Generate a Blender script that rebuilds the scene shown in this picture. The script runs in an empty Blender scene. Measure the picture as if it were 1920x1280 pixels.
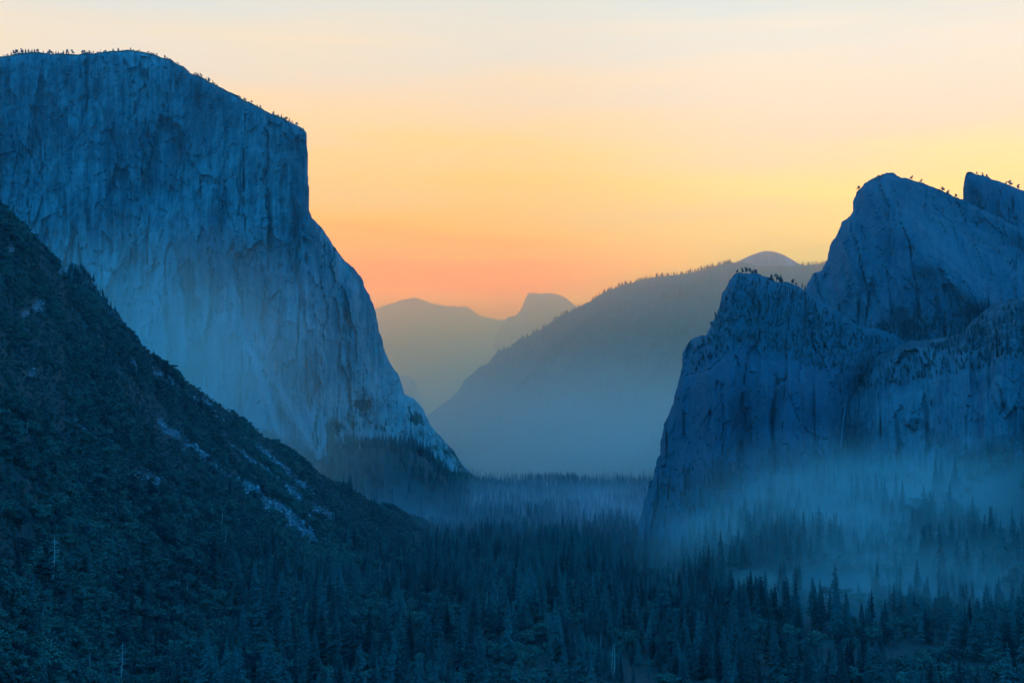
import bpy, math, random
import numpy as np

random.seed(7)
rng = np.random.default_rng(7)
sc = bpy.context.scene
col = sc.collection

# ------------------------------------------------------------------ camera
FPX = 2750.0                      # focal length in photograph pixels (1920 wide)
TH = math.atan(202 / FPX)         # the camera looks slightly up
CAMZ = 180.0                      # metres above the valley floor
cam_d = bpy.data.cameras.new('camera')
cam = bpy.data.objects.new('camera', cam_d)
col.objects.link(cam)
cam.location = (0, 0, CAMZ)
cam.rotation_euler = (math.pi / 2 + TH, 0, 0)
cam_d.sensor_width = 36
cam_d.lens = 36 * FPX / 1920
cam_d.clip_start = 1
cam_d.clip_end = 120000
sc.camera = cam

# ------------------------------------------------------------------ sky
world = bpy.data.worlds.new('World')
sc.world = world
world.use_nodes = True
W = world.node_tree
W.nodes.clear()


def nn(T, kind, **kw):
    n = T.nodes.new(kind)
    for k, v in kw.items():
        setattr(n, k, v)
    return n


def math_n(T, op, a, b=None, clamp=False, c=None):
    n = nn(T, 'ShaderNodeMath', operation=op, use_clamp=clamp)
    for i, v in enumerate((a, b, c)):
        if v is None:
            continue
        if isinstance(v, (int, float)):
            n.inputs[i].default_value = v
        else:
            T.links.new(v, n.inputs[i])
    return n.outputs[0]


def ramp_n(T, fac, stops, interp='LINEAR'):
    n = nn(T, 'ShaderNodeValToRGB')
    cr = n.color_ramp
    cr.interpolation = interp
    while len(cr.elements) < len(stops):
        cr.elements.new(0.5)
    for e, (p, c) in zip(cr.elements, stops):
        e.position = p
        e.color = (c[0], c[1], c[2], 1)
    T.links.new(fac, n.inputs[0])
    return n.outputs[0]


def mix_n(T, fac, a, b, mode='MIX'):
    n = nn(T, 'ShaderNodeMix', data_type='RGBA', blend_type=mode)
    n.clamp_factor = True
    for idx, v in ((0, fac), (6, a), (7, b)):
        if isinstance(v, (int, float)):
            n.inputs[idx].default_value = v
        elif isinstance(v, tuple):
            n.inputs[idx].default_value = (v[0], v[1], v[2], 1)
        else:
            T.links.new(v, n.inputs[idx])
    return n.outputs[2]


tc = nn(W, 'ShaderNodeTexCoord')
sep = nn(W, 'ShaderNodeSeparateXYZ')
W.links.new(tc.outputs['Generated'], sep.inputs[0])
X_, Y_, Z_ = sep.outputs
elev = math_n(W, 'ARCSINE', Z_)
elevn = math_n(W, 'DIVIDE', elev, math.pi / 2)              # 0 horizon .. 1 zenith
az = math_n(W, 'ARCTAN2', X_, Y_)                           # radians, 0 = view direction
# thin streaks of smoky cloud bend the colour bands a little
mp = nn(W, 'ShaderNodeMapping')
mp.inputs['Scale'].default_value = (3.0, 3.0, 26.0)
mp.inputs['Rotation'].default_value = (0.0, 0.09, 0.0)
W.links.new(tc.outputs['Generated'], mp.inputs[0])
nz = nn(W, 'ShaderNodeTexNoise')
nz.inputs['Scale'].default_value = 1.3
nz.inputs['Detail'].default_value = 4
W.links.new(mp.outputs[0], nz.inputs['Vector'])
wob = math_n(W, 'MULTIPLY_ADD', nz.outputs['Fac'], 0.075, c=-0.0375)
elw = math_n(W, 'ADD', elevn, wob)
deg = lambda d: d / 90.0
GLOW = ramp_n(W, elw, [
    (0.0, (5.0, 1.60, 0.30)), (deg(4.0), (5.8, 1.00, 0.06)), (deg(5.5), (5.2, 0.58, 0.0)), (deg(7.0), (3.9, 0.54, 0.0)),
    (deg(8.5), (2.1, 0.80, 0.03)), (deg(10.5), (1.38, 0.83, 0.20)), (deg(13.5), (1.02, 0.80, 0.47)),
    (deg(17.5), (0.79, 0.80, 0.70)), (deg(26), (0.40, 0.68, 0.90)), (deg(42), (0.06, 0.60, 1.40)),
    (1.0, (0.008, 0.74, 2.20))])
PALE = ramp_n(W, elw, [
    (0.0, (4.6, 1.90, 0.50)), (deg(6.0), (3.2, 1.45, 0.14)), (deg(9.0), (1.80, 1.11, 0.33)),
    (deg(12.0), (1.16, 0.90, 0.58)), (deg(17.5), (0.83, 0.85, 0.74)), (deg(26), (0.40, 0.68, 0.90)),
    (deg(42), (0.06, 0.60, 1.40)), (1.0, (0.008, 0.74, 2.20))])
rt = nn(W, 'ShaderNodeMapRange', interpolation_type='SMOOTHSTEP')
W.links.new(az, rt.inputs[0])
rt.inputs[1].default_value = -0.02
rt.inputs[2].default_value = 0.19
front = mix_n(W, rt.outputs[0], GLOW, PALE)
# the glow fades round to a deep blue sky opposite the dawn
absaz = math_n(W, 'ABSOLUTE', az)
bk = nn(W, 'ShaderNodeMapRange', interpolation_type='SMOOTHSTEP')
W.links.new(absaz, bk.inputs[0])
bk.inputs[1].default_value = 0.38
bk.inputs[2].default_value = 1.25
BACK = ramp_n(W, elevn, [(0.0, (0.012, 0.78, 2.3)), (0.35, (0.008, 0.76, 2.3)), (1.0, (0.008, 0.74, 2.20))])
sky_grad = mix_n(W, bk.outputs[0], front, BACK)
nis = nn(W, 'ShaderNodeTexSky', sky_type='NISHITA', sun_disc=False)
nis.sun_elevation = math.radians(0.5)
nis.sun_rotation = math.radians(-3)
nis.altitude = 1400
bg1 = nn(W, 'ShaderNodeBackground')
bg1.inputs[1].default_value = 1.0
W.links.new(sky_grad, bg1.inputs[0])
bg2 = nn(W, 'ShaderNodeBackground')
bg2.inputs[1].default_value = 0.01
W.links.new(nis.outputs[0], bg2.inputs[0])
ads = nn(W, 'ShaderNodeAddShader')
W.links.new(bg1.outputs[0], ads.inputs[0])
W.links.new(bg2.outputs[0], ads.inputs[1])
wo = nn(W, 'ShaderNodeOutputWorld')
W.links.new(ads.outputs[0], wo.inputs[0])

vs = sc.view_settings
vs.view_transform = 'Standard'
vs.look = 'None'
vs.exposure = 0
vs.gamma = 1
vs.use_curve_mapping = False
sc.cycles.max_bounces = 6
sc.cycles.diffuse_bounces = 2
sc.cycles.volume_bounces = 2
sc.cycles.use_denoising = True
HAZE_DENS = 0.000022
HAZE_COL = (0.25, 0.80, 1.0)
SMOKE_DENS = 0.00027
SMOKE_COL = (1.0, 0.61, 0.29)


# ------------------------------------------------------------------ helpers
def tag(o, label=None, cat=None, group=None, kind=None):
    for k, v in (('label', label), ('category', cat), ('group', group), ('kind', kind)):
        if v:
            o[k] = v
    return o


def unproj(px, py, D):
    """pixel of the photograph + forward distance -> world point"""
    px, py, D = np.broadcast_arrays(np.asarray(px, float), np.asarray(py, float), np.asarray(D, float))
    u = (px - 960) / FPX
    v = (640 - py) / FPX
    yy = math.cos(TH) - v * math.sin(TH)
    zz = math.sin(TH) + v * math.cos(TH)
    s = D / yy
    return np.stack([u * s, D, CAMZ + zz * s], -1)


def proj(P):
    P = np.asarray(P, float)
    x, y, z = P[..., 0], P[..., 1], P[..., 2] - CAMZ
    d = y * math.cos(TH) + z * math.sin(TH)
    h = -y * math.sin(TH) + z * math.cos(TH)
    return 960 + FPX * x / d, 640 - FPX * h / d


def _hash(ix, iy, iz, seed):
    h = (ix.astype(np.int64) * 374761393 + iy.astype(np.int64) * 668265263 + iz.astype(np.int64) * 2147483647 + seed * 974711) & 0xFFFFFFFF
    h = ((h ^ (h >> 13)) * 1274126177) & 0xFFFFFFFF
    h = ((h ^ (h >> 16)) * 2246822519) & 0xFFFFFFFF
    return ((h ^ (h >> 15)) & 0xFFFFFF) / float(0xFFFFFF) * 2 - 1


def vnoise(x, y, z=None, seed=0):
    x = np.asarray(x, float)
    y = np.asarray(y, float)
    z = np.zeros_like(x) if z is None else np.asarray(z, float)
    x0, y0, z0 = np.floor(x), np.floor(y), np.floor(z)
    fx, fy, fz = x - x0, y - y0, z - z0
    sx, sy, sz = (t * t * t * (t * (t * 6 - 15) + 10) for t in (fx, fy, fz))
    r = 0
    for dz in (0, 1):
        wz = sz if dz else 1 - sz
        if not np.any(wz):
            continue
        for dy in (0, 1):
            wy = sy if dy else 1 - sy
            for dx in (0, 1):
                wx = sx if dx else 1 - sx
                r = r + wx * wy * wz * _hash(x0 + dx, y0 + dy, z0 + dz, seed)
    return r


def fbm(x, y, z=None, oct=4, seed=0, gain=0.5, ridged=False):
    a, s, r = 1.0, 0.0, 0
    f = 1.0
    for i in range(oct):
        n = vnoise(np.asarray(x) * f, np.asarray(y) * f, None if z is None else np.asarray(z) * f, seed + i * 17)
        if ridged:
            n = 1 - 2 * np.abs(n)
        r = r + a * n
        s += a
        a *= gain
        f *= 2.03
    return r / s


def smooth(a, b, x):
    t = np.clip((x - a) / (b - a), 0, 1)
    return t * t * (3 - 2 * t)


def tps(ctrl, k=0.0):
    C = np.array(ctrl, float)
    P = C[:, :2] / 500.0
    n = len(P)
    d2 = ((P[:, None] - P[None]) ** 2).sum(-1)
    K = np.where(d2 > 0, d2 * np.log(np.maximum(d2, 1e-12)) * 0.5, 0) + np.eye(n) * (k + 1e-6)
    A = np.zeros((n + 3, n + 3))
    A[:n, :n] = K
    A[:n, n] = 1
    A[:n, n + 1:] = P
    A[n, :n] = 1
    A[n + 1:, :n] = P.T
    w = np.linalg.solve(A, np.concatenate([C[:, 2], [0, 0, 0]]))

    def f(x, y):
        x = np.asarray(x, float) / 500
        y = np.asarray(y, float) / 500
        r = w[n] + w[n + 1] * x + w[n + 2] * y
        for i in range(n):
            q = (x - P[i, 0]) ** 2 + (y - P[i, 1]) ** 2
            r = r + w[i] * np.where(q > 0, q * np.log(np.maximum(q, 1e-12)) * 0.5, 0)
        return r
    return f


def polydist(x, y, line):
    """distance, nearest point and signed side to a polyline (pixels)"""
    x = np.asarray(x, float)
    y = np.asarray(y, float)
    best = np.full(x.shape, 1e18)
    bx = np.zeros_like(x)
    by = np.zeros_like(x)
    L = np.asarray(line, float)
    for (ax, ay), (cx, cy) in zip(L[:-1], L[1:]):
        dx, dy = cx - ax, cy - ay
        t = np.clip(((x - ax) * dx + (y - ay) * dy) / max(dx * dx + dy * dy, 1e-9), 0, 1)
        qx, qy = ax + t * dx, ay + t * dy
        d = (x - qx) ** 2 + (y - qy) ** 2
        m = d < best
        best = np.where(m, d, best)
        bx = np.where(m, qx, bx)
        by = np.where(m, qy, by)
    return np.sqrt(best), bx, by


def inpoly(x, y, poly):
    P = np.asarray(poly, float)
    r = np.zeros(np.shape(x), bool)
    j = len(P) - 1
    for i in range(len(P)):
        xi, yi = P[i]
        xj, yj = P[j]
        if yi != yj:
            c = ((yi > y) != (yj > y)) & (x < (xj - xi) * (y - yi) / (yj - yi) + xi)
            r ^= c
        j = i
    return r


def rough_line(line, amp, seed, seg=2.0):
    L = np.asarray(line, float)
    s = np.concatenate([[0], np.cumsum(np.hypot(*np.diff(L, axis=0).T))])
    t = np.arange(0, s[-1], seg)
    x = np.interp(t, s, L[:, 0])
    y = np.interp(t, s, L[:, 1])
    nx = fbm(t / 16, t * 0 + 3.3, oct=5, seed=seed, gain=0.6) * amp
    ny = fbm(t / 16, t * 0 + 9.1, oct=5, seed=seed + 5, gain=0.6) * amp
    return np.stack([np.append(x + nx, L[-1, 0]), np.append(y + ny, L[-1, 1])], -1)


def mesh_np(name, V, F, mat=None, smooth_shade=False):
    V = np.asarray(V, np.float32)
    F = np.asarray(F, np.int32)
    me = bpy.data.meshes.new(name)
    me.vertices.add(len(V))
    me.vertices.foreach_set('co', V.ravel())
    k = F.shape[1] if len(F) else 0
    if k:
        me.loops.add(F.size)
        me.loops.foreach_set('vertex_index', F.ravel())
        me.polygons.add(len(F))
        me.polygons.foreach_set('loop_start', np.arange(0, F.size, k, dtype=np.int32))
        me.polygons.foreach_set('use_smooth', np.full(len(F), smooth_shade, bool))
    me.update(calc_edges=True)
    if mat:
        me.materials.append(mat)
    return me


def obj(name, me, parent=None):
    o = bpy.data.objects.new(name, me)
    col.objects.link(o)
    if parent:
        o.parent = parent
    return o


def set_attr(me, name, vals):
    a = me.attributes.new(name, 'FLOAT', 'POINT')
    a.data.foreach_set('value', np.asarray(vals, np.float32))


# ------------------------------------------------------------------ materials
def new_mat(name):
    m = bpy.data.materials.new(name)
    m.use_nodes = True
    T = m.node_tree
    T.nodes.clear()
    out = nn(T, 'ShaderNodeOutputMaterial')
    b = nn(T, 'ShaderNodeBsdfPrincipled')
    b.inputs['Roughness'].default_value = 0.9
    b.inputs['Specular IOR Level'].default_value = 0.15
    T.links.new(b.outputs[0], out.inputs[0])
    return m, T, b


def noise_at(T, vec, scale, detail=4, rough=0.55, dist=0.0, rot=None):
    mpn = nn(T, 'ShaderNodeMapping')
    mpn.inputs['Scale'].default_value = scale
    if rot:
        mpn.inputs['Rotation'].default_value = rot
    T.links.new(vec, mpn.inputs[0])
    n = nn(T, 'ShaderNodeTexNoise')
    n.inputs['Scale'].default_value = 1.0
    n.inputs['Detail'].default_value = detail
    n.inputs['Roughness'].default_value = rough
    n.inputs['Distortion'].default_value = dist
    T.links.new(mpn.outputs[0], n.inputs['Vector'])
    return n.outputs['Fac']


def rock_material(name, light, dark, vegcol, streak=(1 / 13, 1 / 600, 1 / 190), tilt=None, bump=1.0):
    m, T, b = new_mat(name)
    geo = nn(T, 'ShaderNodeNewGeometry')
    pos = geo.outputs['Position']
    ruv = nn(T, 'ShaderNodeAttribute', attribute_name='rock_uv').outputs['Vector']
    s1 = noise_at(T, ruv, streak, 5, 0.62, 0.3, tilt)                       # water stains
    s2 = noise_at(T, ruv, tuple(v * 4.2 for v in streak), 4, 0.6, 0.2, tilt)
    s3 = noise_at(T, pos, (1 / 170, 1 / 170, 1 / 260), 4, 0.6, 0.6)          # big tonal patches
    s4 = noise_at(T, ruv, (1 / 24, 1 / 60, 1 / 26), 6, 0.72, 0.5)                  # fine mottling
    a = math_n(T, 'MULTIPLY_ADD', s1, 0.9, c=-0.45)
    bb = math_n(T, 'MULTIPLY_ADD', s2, 0.45, c=-0.22)
    c = math_n(T, 'MULTIPLY_ADD', s3, 1.1, c=-0.55)
    d = math_n(T, 'MULTIPLY_ADD', s4, 0.5, c=-0.25)
    t = math_n(T, 'ADD', math_n(T, 'ADD', a, bb), math_n(T, 'ADD', c, d))
    htone = nn(T, 'ShaderNodeAttribute', attribute_name='height_tone')
    t = math_n(T, 'SUBTRACT', math_n(T, 'MULTIPLY', t, 1.8), htone.outputs['Fac'])
    t = math_n(T, 'ADD', t, 0.5, clamp=True)
    colr = mix_n(T, t, dark, light)
    veg = nn(T, 'ShaderNodeAttribute', attribute_name='veg')
    vn = noise_at(T, pos, (1 / 38, 1 / 38, 1 / 30), 5, 0.68)
    vf = math_n(T, 'SUBTRACT', math_n(T, 'ADD', veg.outputs['Fac'], vn), 1.0)
    vf = math_n(T, 'MULTIPLY_ADD', vf, 7.0, c=0.5, clamp=True)
    colr = mix_n(T, vf, colr, vegcol)
    T.links.new(colr, b.inputs['Base Color'])
    h = math_n(T, 'ADD', math_n(T, 'MULTIPLY', s2, 6.0), math_n(T, 'MULTIPLY', s4, 7.0))
    h = math_n(T, 'ADD', h, math_n(T, 'MULTIPLY', s1, 16.0))
    bp = nn(T, 'ShaderNodeBump')
    bp.inputs['Strength'].default_value = 1.0
    bp.inputs['Distance'].default_value = bump * 1.6
    T.links.new(h, bp.inputs['Height'])
    T.links.new(bp.outputs[0], b.inputs['Normal'])
    return m


def leaf_material(name, c1, c2, var=1.0):
    m, T, b = new_mat(name)
    b.inputs['Specular IOR Level'].default_value = 0.05
    info = nn(T, 'ShaderNodeObjectInfo')
    geo = nn(T, 'ShaderNodeNewGeometry')
    n = noise_at(T, geo.outputs['Position'], (1 / 5, 1 / 5, 1 / 5), 3, 0.6)
    n2 = noise_at(T, geo.outputs['Position'], (1 / 160, 1 / 160, 1 / 160), 2, 0.6)
    f = math_n(T, 'ADD', math_n(T, 'MULTIPLY', info.outputs['Random'], var), math_n(T, 'MULTIPLY', n, 0.6))
    f = math_n(T, 'ADD', f, math_n(T, 'MULTIPLY_ADD', n2, 1.6, c=-1.05), clamp=True)
    T.links.new(mix_n(T, f, c1, c2), b.inputs['Base Color'])
    b.inputs['Roughness'].default_value = 0.8
    return m


GRANITE = rock_material('granite_monolith', (0.33, 0.30, 0.265), (0.026, 0.088, 0.088), (0.035, 0.05, 0.03))
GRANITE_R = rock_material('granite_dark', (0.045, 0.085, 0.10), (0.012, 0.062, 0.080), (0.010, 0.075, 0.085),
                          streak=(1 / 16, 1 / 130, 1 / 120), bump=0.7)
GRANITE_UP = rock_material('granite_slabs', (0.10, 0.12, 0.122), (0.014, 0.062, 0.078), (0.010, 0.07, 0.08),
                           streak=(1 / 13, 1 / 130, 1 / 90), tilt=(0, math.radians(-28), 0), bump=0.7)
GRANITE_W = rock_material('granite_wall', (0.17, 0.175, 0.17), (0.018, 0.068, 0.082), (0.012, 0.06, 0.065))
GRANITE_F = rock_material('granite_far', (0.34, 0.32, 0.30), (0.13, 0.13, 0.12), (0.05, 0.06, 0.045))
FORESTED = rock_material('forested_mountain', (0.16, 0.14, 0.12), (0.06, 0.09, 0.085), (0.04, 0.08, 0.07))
CONIF = leaf_material('conifer_needles', (0.003, 0.013, 0.013), (0.032, 0.098, 0.080))
OAK = leaf_material('broadleaf_foliage', (0.004, 0.020, 0.022), (0.075, 0.115, 0.078))
BARK, T, b = new_mat('bark')
b.inputs['Base Color'].default_value = (0.09, 0.065, 0.05, 1)
DEADW, T, b = new_mat('bleached_wood')
geo = nn(T, 'ShaderNodeNewGeometry')
n = noise_at(T, geo.outputs['Position'], (1, 1, 0.2), 3)
T.links.new(mix_n(T, n, (0.34, 0.27, 0.21), (0.60, 0.50, 0.40)), b.inputs['Base Color'])
STONE, T, b = new_mat('talus_stone')
info = nn(T, 'ShaderNodeObjectInfo')
T.links.new(mix_n(T, info.outputs['Random'], (0.04, 0.04, 0.04), (0.30, 0.28, 0.26)), b.inputs['Base Color'])

GROUND, T, b = new_mat('valley_ground')
geo = nn(T, 'ShaderNodeNewGeometry')
pos = geo.outputs['Position']
g1 = noise_at(T, pos, (1 / 60, 1 / 60, 1 / 60), 5, 0.65)
g2 = noise_at(T, pos, (1 / 6, 1 / 6, 1 / 6), 4, 0.7)
base = mix_n(T, g1, (0.004, 0.022, 0.018), (0.014, 0.042, 0.036))
base = mix_n(T, math_n(T, 'MULTIPLY', g2, 0.6), base, (0.012, 0.035, 0.026))
tal = nn(T, 'ShaderNodeAttribute', attribute_name='talus')
g3 = noise_at(T, pos, (1 / 9, 1 / 9, 1 / 9), 6, 0.75)
tf = math_n(T, 'MULTIPLY_ADD', math_n(T, 'SUBTRACT', math_n(T, 'ADD', tal.outputs['Fac'], g3), 1.0), 6.0, c=0.4, clamp=True)
base = mix_n(T, tf, base, mix_n(T, g2, (0.02, 0.035, 0.038), (0.13, 0.14, 0.14)))
mead = nn(T, 'ShaderNodeAttribute', attribute_name='meadow')
base = mix_n(T, mead.outputs['Fac'], base, (0.055, 0.06, 0.042))
T.links.new(base, b.inputs['Base Color'])
bp = nn(T, 'ShaderNodeBump')
bp.inputs['Distance'].default_value = 3.0
T.links.new(g2, bp.inputs['Height'])
T.links.new(bp.outputs[0], b.inputs['Normal'])

# ------------------------------------------------------------------ silhouettes (photograph pixels)
S_MONO = [(-420, 190), (-300, 150), (-150, 125), (-40, 110), (0, 106), (33, 101), (67, 98), (100, 101), (133, 102), (167, 100.5), (187, 97), (213, 94.5),
          (247, 94), (267, 97), (290, 103), (317, 111), (340, 123), (360, 137), (393, 153), (420, 168), (447, 182),
          (480, 198), (510, 213), (540, 227), (563, 237), (574, 247), (576, 260), (575, 280), (577, 313), (578.5, 343),
          (577, 370), (578, 392), (587, 410), (607, 433), (620, 450), (625, 463), (643, 487), (663, 502), (680, 522),
          (683, 537), (693, 553), (702, 580), (708, 610), (718, 650), (730, 677), (745, 697), (755, 727), (758, 738),
          (777, 747), (793, 767), (803, 787), (817, 810), (833, 827), (850, 845), (865, 867), (885, 890), (930, 925), (990, 960)]
S_FAR = [(560, 640), (640, 605), (701, 581), (713, 576), (733, 568), (753, 562), (770, 558), (778, 557), (792, 562), (807, 567), (823, 572),
         (843, 576), (849, 572), (858, 577), (867, 573), (877, 576), (887, 583), (900, 593), (920, 597), (948, 600),
         (1000, 606), (1080, 612), (1180, 640), (1300, 660)]
S_DOME = [(925, 640), (940, 612), (948, 600), (953, 593), (967, 592), (977, 580), (985, 560), (990, 549), (997, 548), (1013, 551),
          (1030, 549), (1043, 551), (1060, 558), (1082, 575), (1110, 596), (1150, 630), (1200, 680)]
S_BUTT = [(640, 740), (700, 712), (735, 705), (767, 704), (777, 713), (783, 733), (790, 750), (800, 775), (830, 800), (880, 830)]
S_RIDGE = [(770, 815), (790, 795), (803, 778), (820, 765), (847, 745), (860, 733), (870, 713), (883, 702), (900, 688), (913, 683), (930, 663),
           (943, 655), (957, 652), (970, 637), (990, 631), (1007, 620), (1027, 610), (1047, 594), (1080, 579), (1093, 572),
           (1113, 560), (1138, 546), (1160, 538), (1180, 531), (1200, 527), (1227, 520), (1267, 515), (1300, 510), (1333, 501),
           (1360, 494), (1387, 491), (1430, 499), (1497, 498), (1550, 494), (1620, 480), (1760, 470)]
S_SDOME = [(1340, 520), (1370, 498), (1387, 488), (1400, 482), (1423, 473), (1437, 470), (1453, 472), (1470, 478), (1483, 485), (1497, 494),
           (1530, 505), (1580, 530)]
S_UPPER = [(1470, 640), (1490, 590), (1509, 546), (1518, 525), (1526, 511), (1540, 507), (1545, 497), (1550, 487), (1555, 465), (1563, 450), (1573, 432),
           (1580, 416), (1597, 403), (1599, 391), (1603, 372), (1609, 359), (1620, 344), (1630, 338), (1648, 332),
           (1663, 324.5), (1673, 324.5), (1690, 331), (1705, 336), (1722, 339), (1740, 347), (1758, 356), (1785, 367), (1808, 373),
           (1860, 400), (1960, 450), (2080, 520)]
S_SPIRE = [(1790, 430), (1804, 385), (1806, 370), (1807, 350), (1809, 335), (1814, 325), (1823, 324), (1840, 327.5), (1860, 335.5), (1878, 341),
           (1898, 348), (1920, 357), (1990, 385), (2080, 400), (2200, 450), (2330, 540)]
S_LOWER = [(1195, 985), (1212, 930), (1222, 902), (1230, 877), (1237, 843), (1247, 787), (1257, 773), (1270, 723), (1277, 693), (1282, 657), (1292, 641),
           (1303, 631), (1322, 626), (1333, 610), (1347, 583), (1353, 553), (1363, 538), (1372, 521), (1380, 514), (1390, 510.5),
           (1410, 511.5), (1433, 519), (1453, 526), (1480, 531), (1503, 538), (1520, 554), (1547, 569), (1573, 584), (1593, 598),
           (1613, 612), (1647, 616), (1680, 628), (1720, 660), (1780, 720), (1860, 800)]
S_RIGHT = [(1480, 770), (1540, 745), (1572, 738), (1600, 722), (1640, 672), (1700, 640), (1763, 634), (1787, 628), (1800, 622), (1820, 604), (1838, 588), (1865, 568),
           (1902, 562), (1920, 553), (1980, 520), (2060, 470), (2160, 440), (2300, 420)]


# ------------------------------------------------------------------ mountains: solid relief with its own depth
def relief(name, sil, ctrl, disp, mat, step=4.0, amp=1.2, seed=1, ybot=1000, rnd=(60, 12), vegf=None, extra=None, thick=700, flat=True, tonef=None):
    line = rough_line(sil, amp, seed)
    poly = np.concatenate([line, [[line[-1, 0], ybot], [line[0, 0], ybot]]])
    D0 = tps(ctrl)
    Dm = float(np.mean([c[2] for c in ctrl]))
    xs = np.arange(line[:, 0].min() - step, line[:, 0].max() + 2 * step, step)
    ys = np.arange(line[:, 1].min() - step, ybot + 2 * step, step)
    cx, cy = np.meshgrid(xs[:-1] + step / 2, ys[:-1] + step / 2)
    keep = inpoly(cx, cy, poly)
    gx, gy = np.meshgrid(xs, ys)
    used = np.zeros(gx.shape, int)
    for dy in (0, 1):
        for dx in (0, 1):
            used[dy:dy + keep.shape[0], dx:dx + keep.shape[1]] += keep
    # local test: near the silhouette vertices that are not fully surrounded are snapped to it
    b = (used > 0) & (used < 4)
    dd, qx, qy = polydist(gx[b], gy[b], line[::2] if len(line) > 900 else line)
    sn = dd < step * 1.3
    bx = gx[b].copy()
    by = gy[b].copy()
    bx[sn] = qx[sn]
    by[sn] = qy[sn]
    gx = gx.copy()
    gy = gy.copy()
    gx[b] = bx
    gy[b] = by

    def edge_d(x, y):
        d, _, _ = polydist(x, y, sil)
        return d

    def surf(x, y):
        x = np.asarray(x, float)
        y = np.asarray(y, float)
        D = D0(x, y)
        if extra:
            D = D + extra(x, y)
        D = D + rnd[0] * np.exp(-edge_d(x, y) / rnd[1])
        P = unproj(x, y, D)
        D = D + disp((x - 960) / FPX * Dm, P[..., 2], x, y)
        return unproj(x, y, D)
    idx = -np.ones(gx.shape, int)
    m = used > 0
    idx[m] = np.arange(m.sum())
    V = surf(gx[m], gy[m])
    q = np.argwhere(keep)
    r, c = q[:, 0], q[:, 1]
    F = np.stack([idx[r + 1, c], idx[r + 1, c + 1], idx[r, c + 1], idx[r, c]], -1)
    # hull behind: boundary edges carried away from the camera and down to the ground
    E = np.concatenate([F[:, [0, 1]], F[:, [1, 2]], F[:, [2, 3]], F[:, [3, 0]]])
    key = np.sort(E, 1)
    _, inv, cnt = np.unique(key[:, 0] * 10 ** 7 + key[:, 1], return_inverse=True, return_counts=True)
    BE = E[cnt[inv] == 1]
    bv = np.unique(BE)
    n0 = len(V)
    rings = []
    zmin = -60.0
    for (back, zf) in ((0.12, 0.99), (0.4, 0.9), (1.0, 0.5), (1.4, 0.0)):
        P = V[bv].copy()
        k = 1 + back * thick / P[:, 1]
        P[:, 0] *= k
        P[:, 1] *= k
        P[:, 2] = zmin + (P[:, 2] - zmin) * zf
        rings.append(P)
    remap = np.zeros(n0, int)
    remap[bv] = np.arange(len(bv))
    FF = [F]
    nb = len(bv)
    prev = None
    for i in range(4):
        a0 = BE[:, 0] if i == 0 else n0 + (i - 1) * nb + remap[BE[:, 0]]
        a1 = BE[:, 1] if i == 0 else n0 + (i - 1) * nb + remap[BE[:, 1]]
        b0 = n0 + i * nb + remap[BE[:, 0]]
        b1 = n0 + i * nb + remap[BE[:, 1]]
        FF.append(np.stack([a1, a0, b0, b1], -1))
    allV = np.concatenate([V] + rings)
    me = mesh_np(name, allV, np.concatenate(FF), mat, flat is False)
    vv = np.zeros(len(allV))
    if vegf is not None:
        vv[:n0] = vegf(gx[m], gy[m])
        vv[n0:] = 0.6
    set_attr(me, 'veg', vv)
    if tonef is not None:
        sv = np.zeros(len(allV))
        sv[:n0] = tonef(gx[m], gy[m])
        set_attr(me, 'height_tone', sv)
    upx, _ = proj(allV)
    uvw = np.stack([(upx - 960) / FPX * Dm, allV[:, 1], allV[:, 2]], -1)
    at_ = me.attributes.new('rock_uv', 'FLOAT_VECTOR', 'POINT')
    at_.data.foreach_set('vector', uvw.astype(np.float32).ravel())
    o = obj(name, me)
    return o, surf, line


def ridge_term(x, y, pts, amp, wl, wr):
    """a rib of rock along a line: amp metres proud, falling off over wl px on the left, wr px on the right"""
    P = np.asarray(pts, float)
    xs = np.interp(y, P[:, 1], P[:, 0])
    ends = smooth(P[0, 1] - 30, P[0, 1] + 40, y) * (1 - smooth(P[-1, 1] - 30, P[-1, 1] + 30, y))
    d = x - xs
    return -amp * ends * np.where(d < 0, np.exp(-(d / wl) ** 2), np.exp(-(d / wr) ** 2))


def facets(x, z, seed):
    """plates of rock: each cell of a jittered lattice tilts its own way"""
    x0, z0 = np.floor(x), np.floor(z)
    b1 = np.full(np.shape(x), 9.0)
    val = np.zeros(np.shape(x))
    zero = np.zeros(np.shape(x))
    for dx in (-1, 0, 1):
        for dz in (-1, 0, 1):
            cx_, cz_ = x0 + dx, z0 + dz
            jx = cx_ + 0.5 + 0.45 * _hash(cx_, cz_, zero, seed)
            jz = cz_ + 0.5 + 0.45 * _hash(cx_, cz_, zero, seed + 1)
            d = np.hypot(x - jx, z - jz)
            m = d < b1
            v = _hash(cx_, cz_, zero, seed + 2) * 0.7 + _hash(cx_, cz_, zero, seed + 3) * (x - jx) * 1.3 + _hash(cx_, cz_, zero, seed + 4) * (z - jz) * 0.9
            val = np.where(m, v, val)
            b1 = np.where(m, d, b1)
    return val


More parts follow.
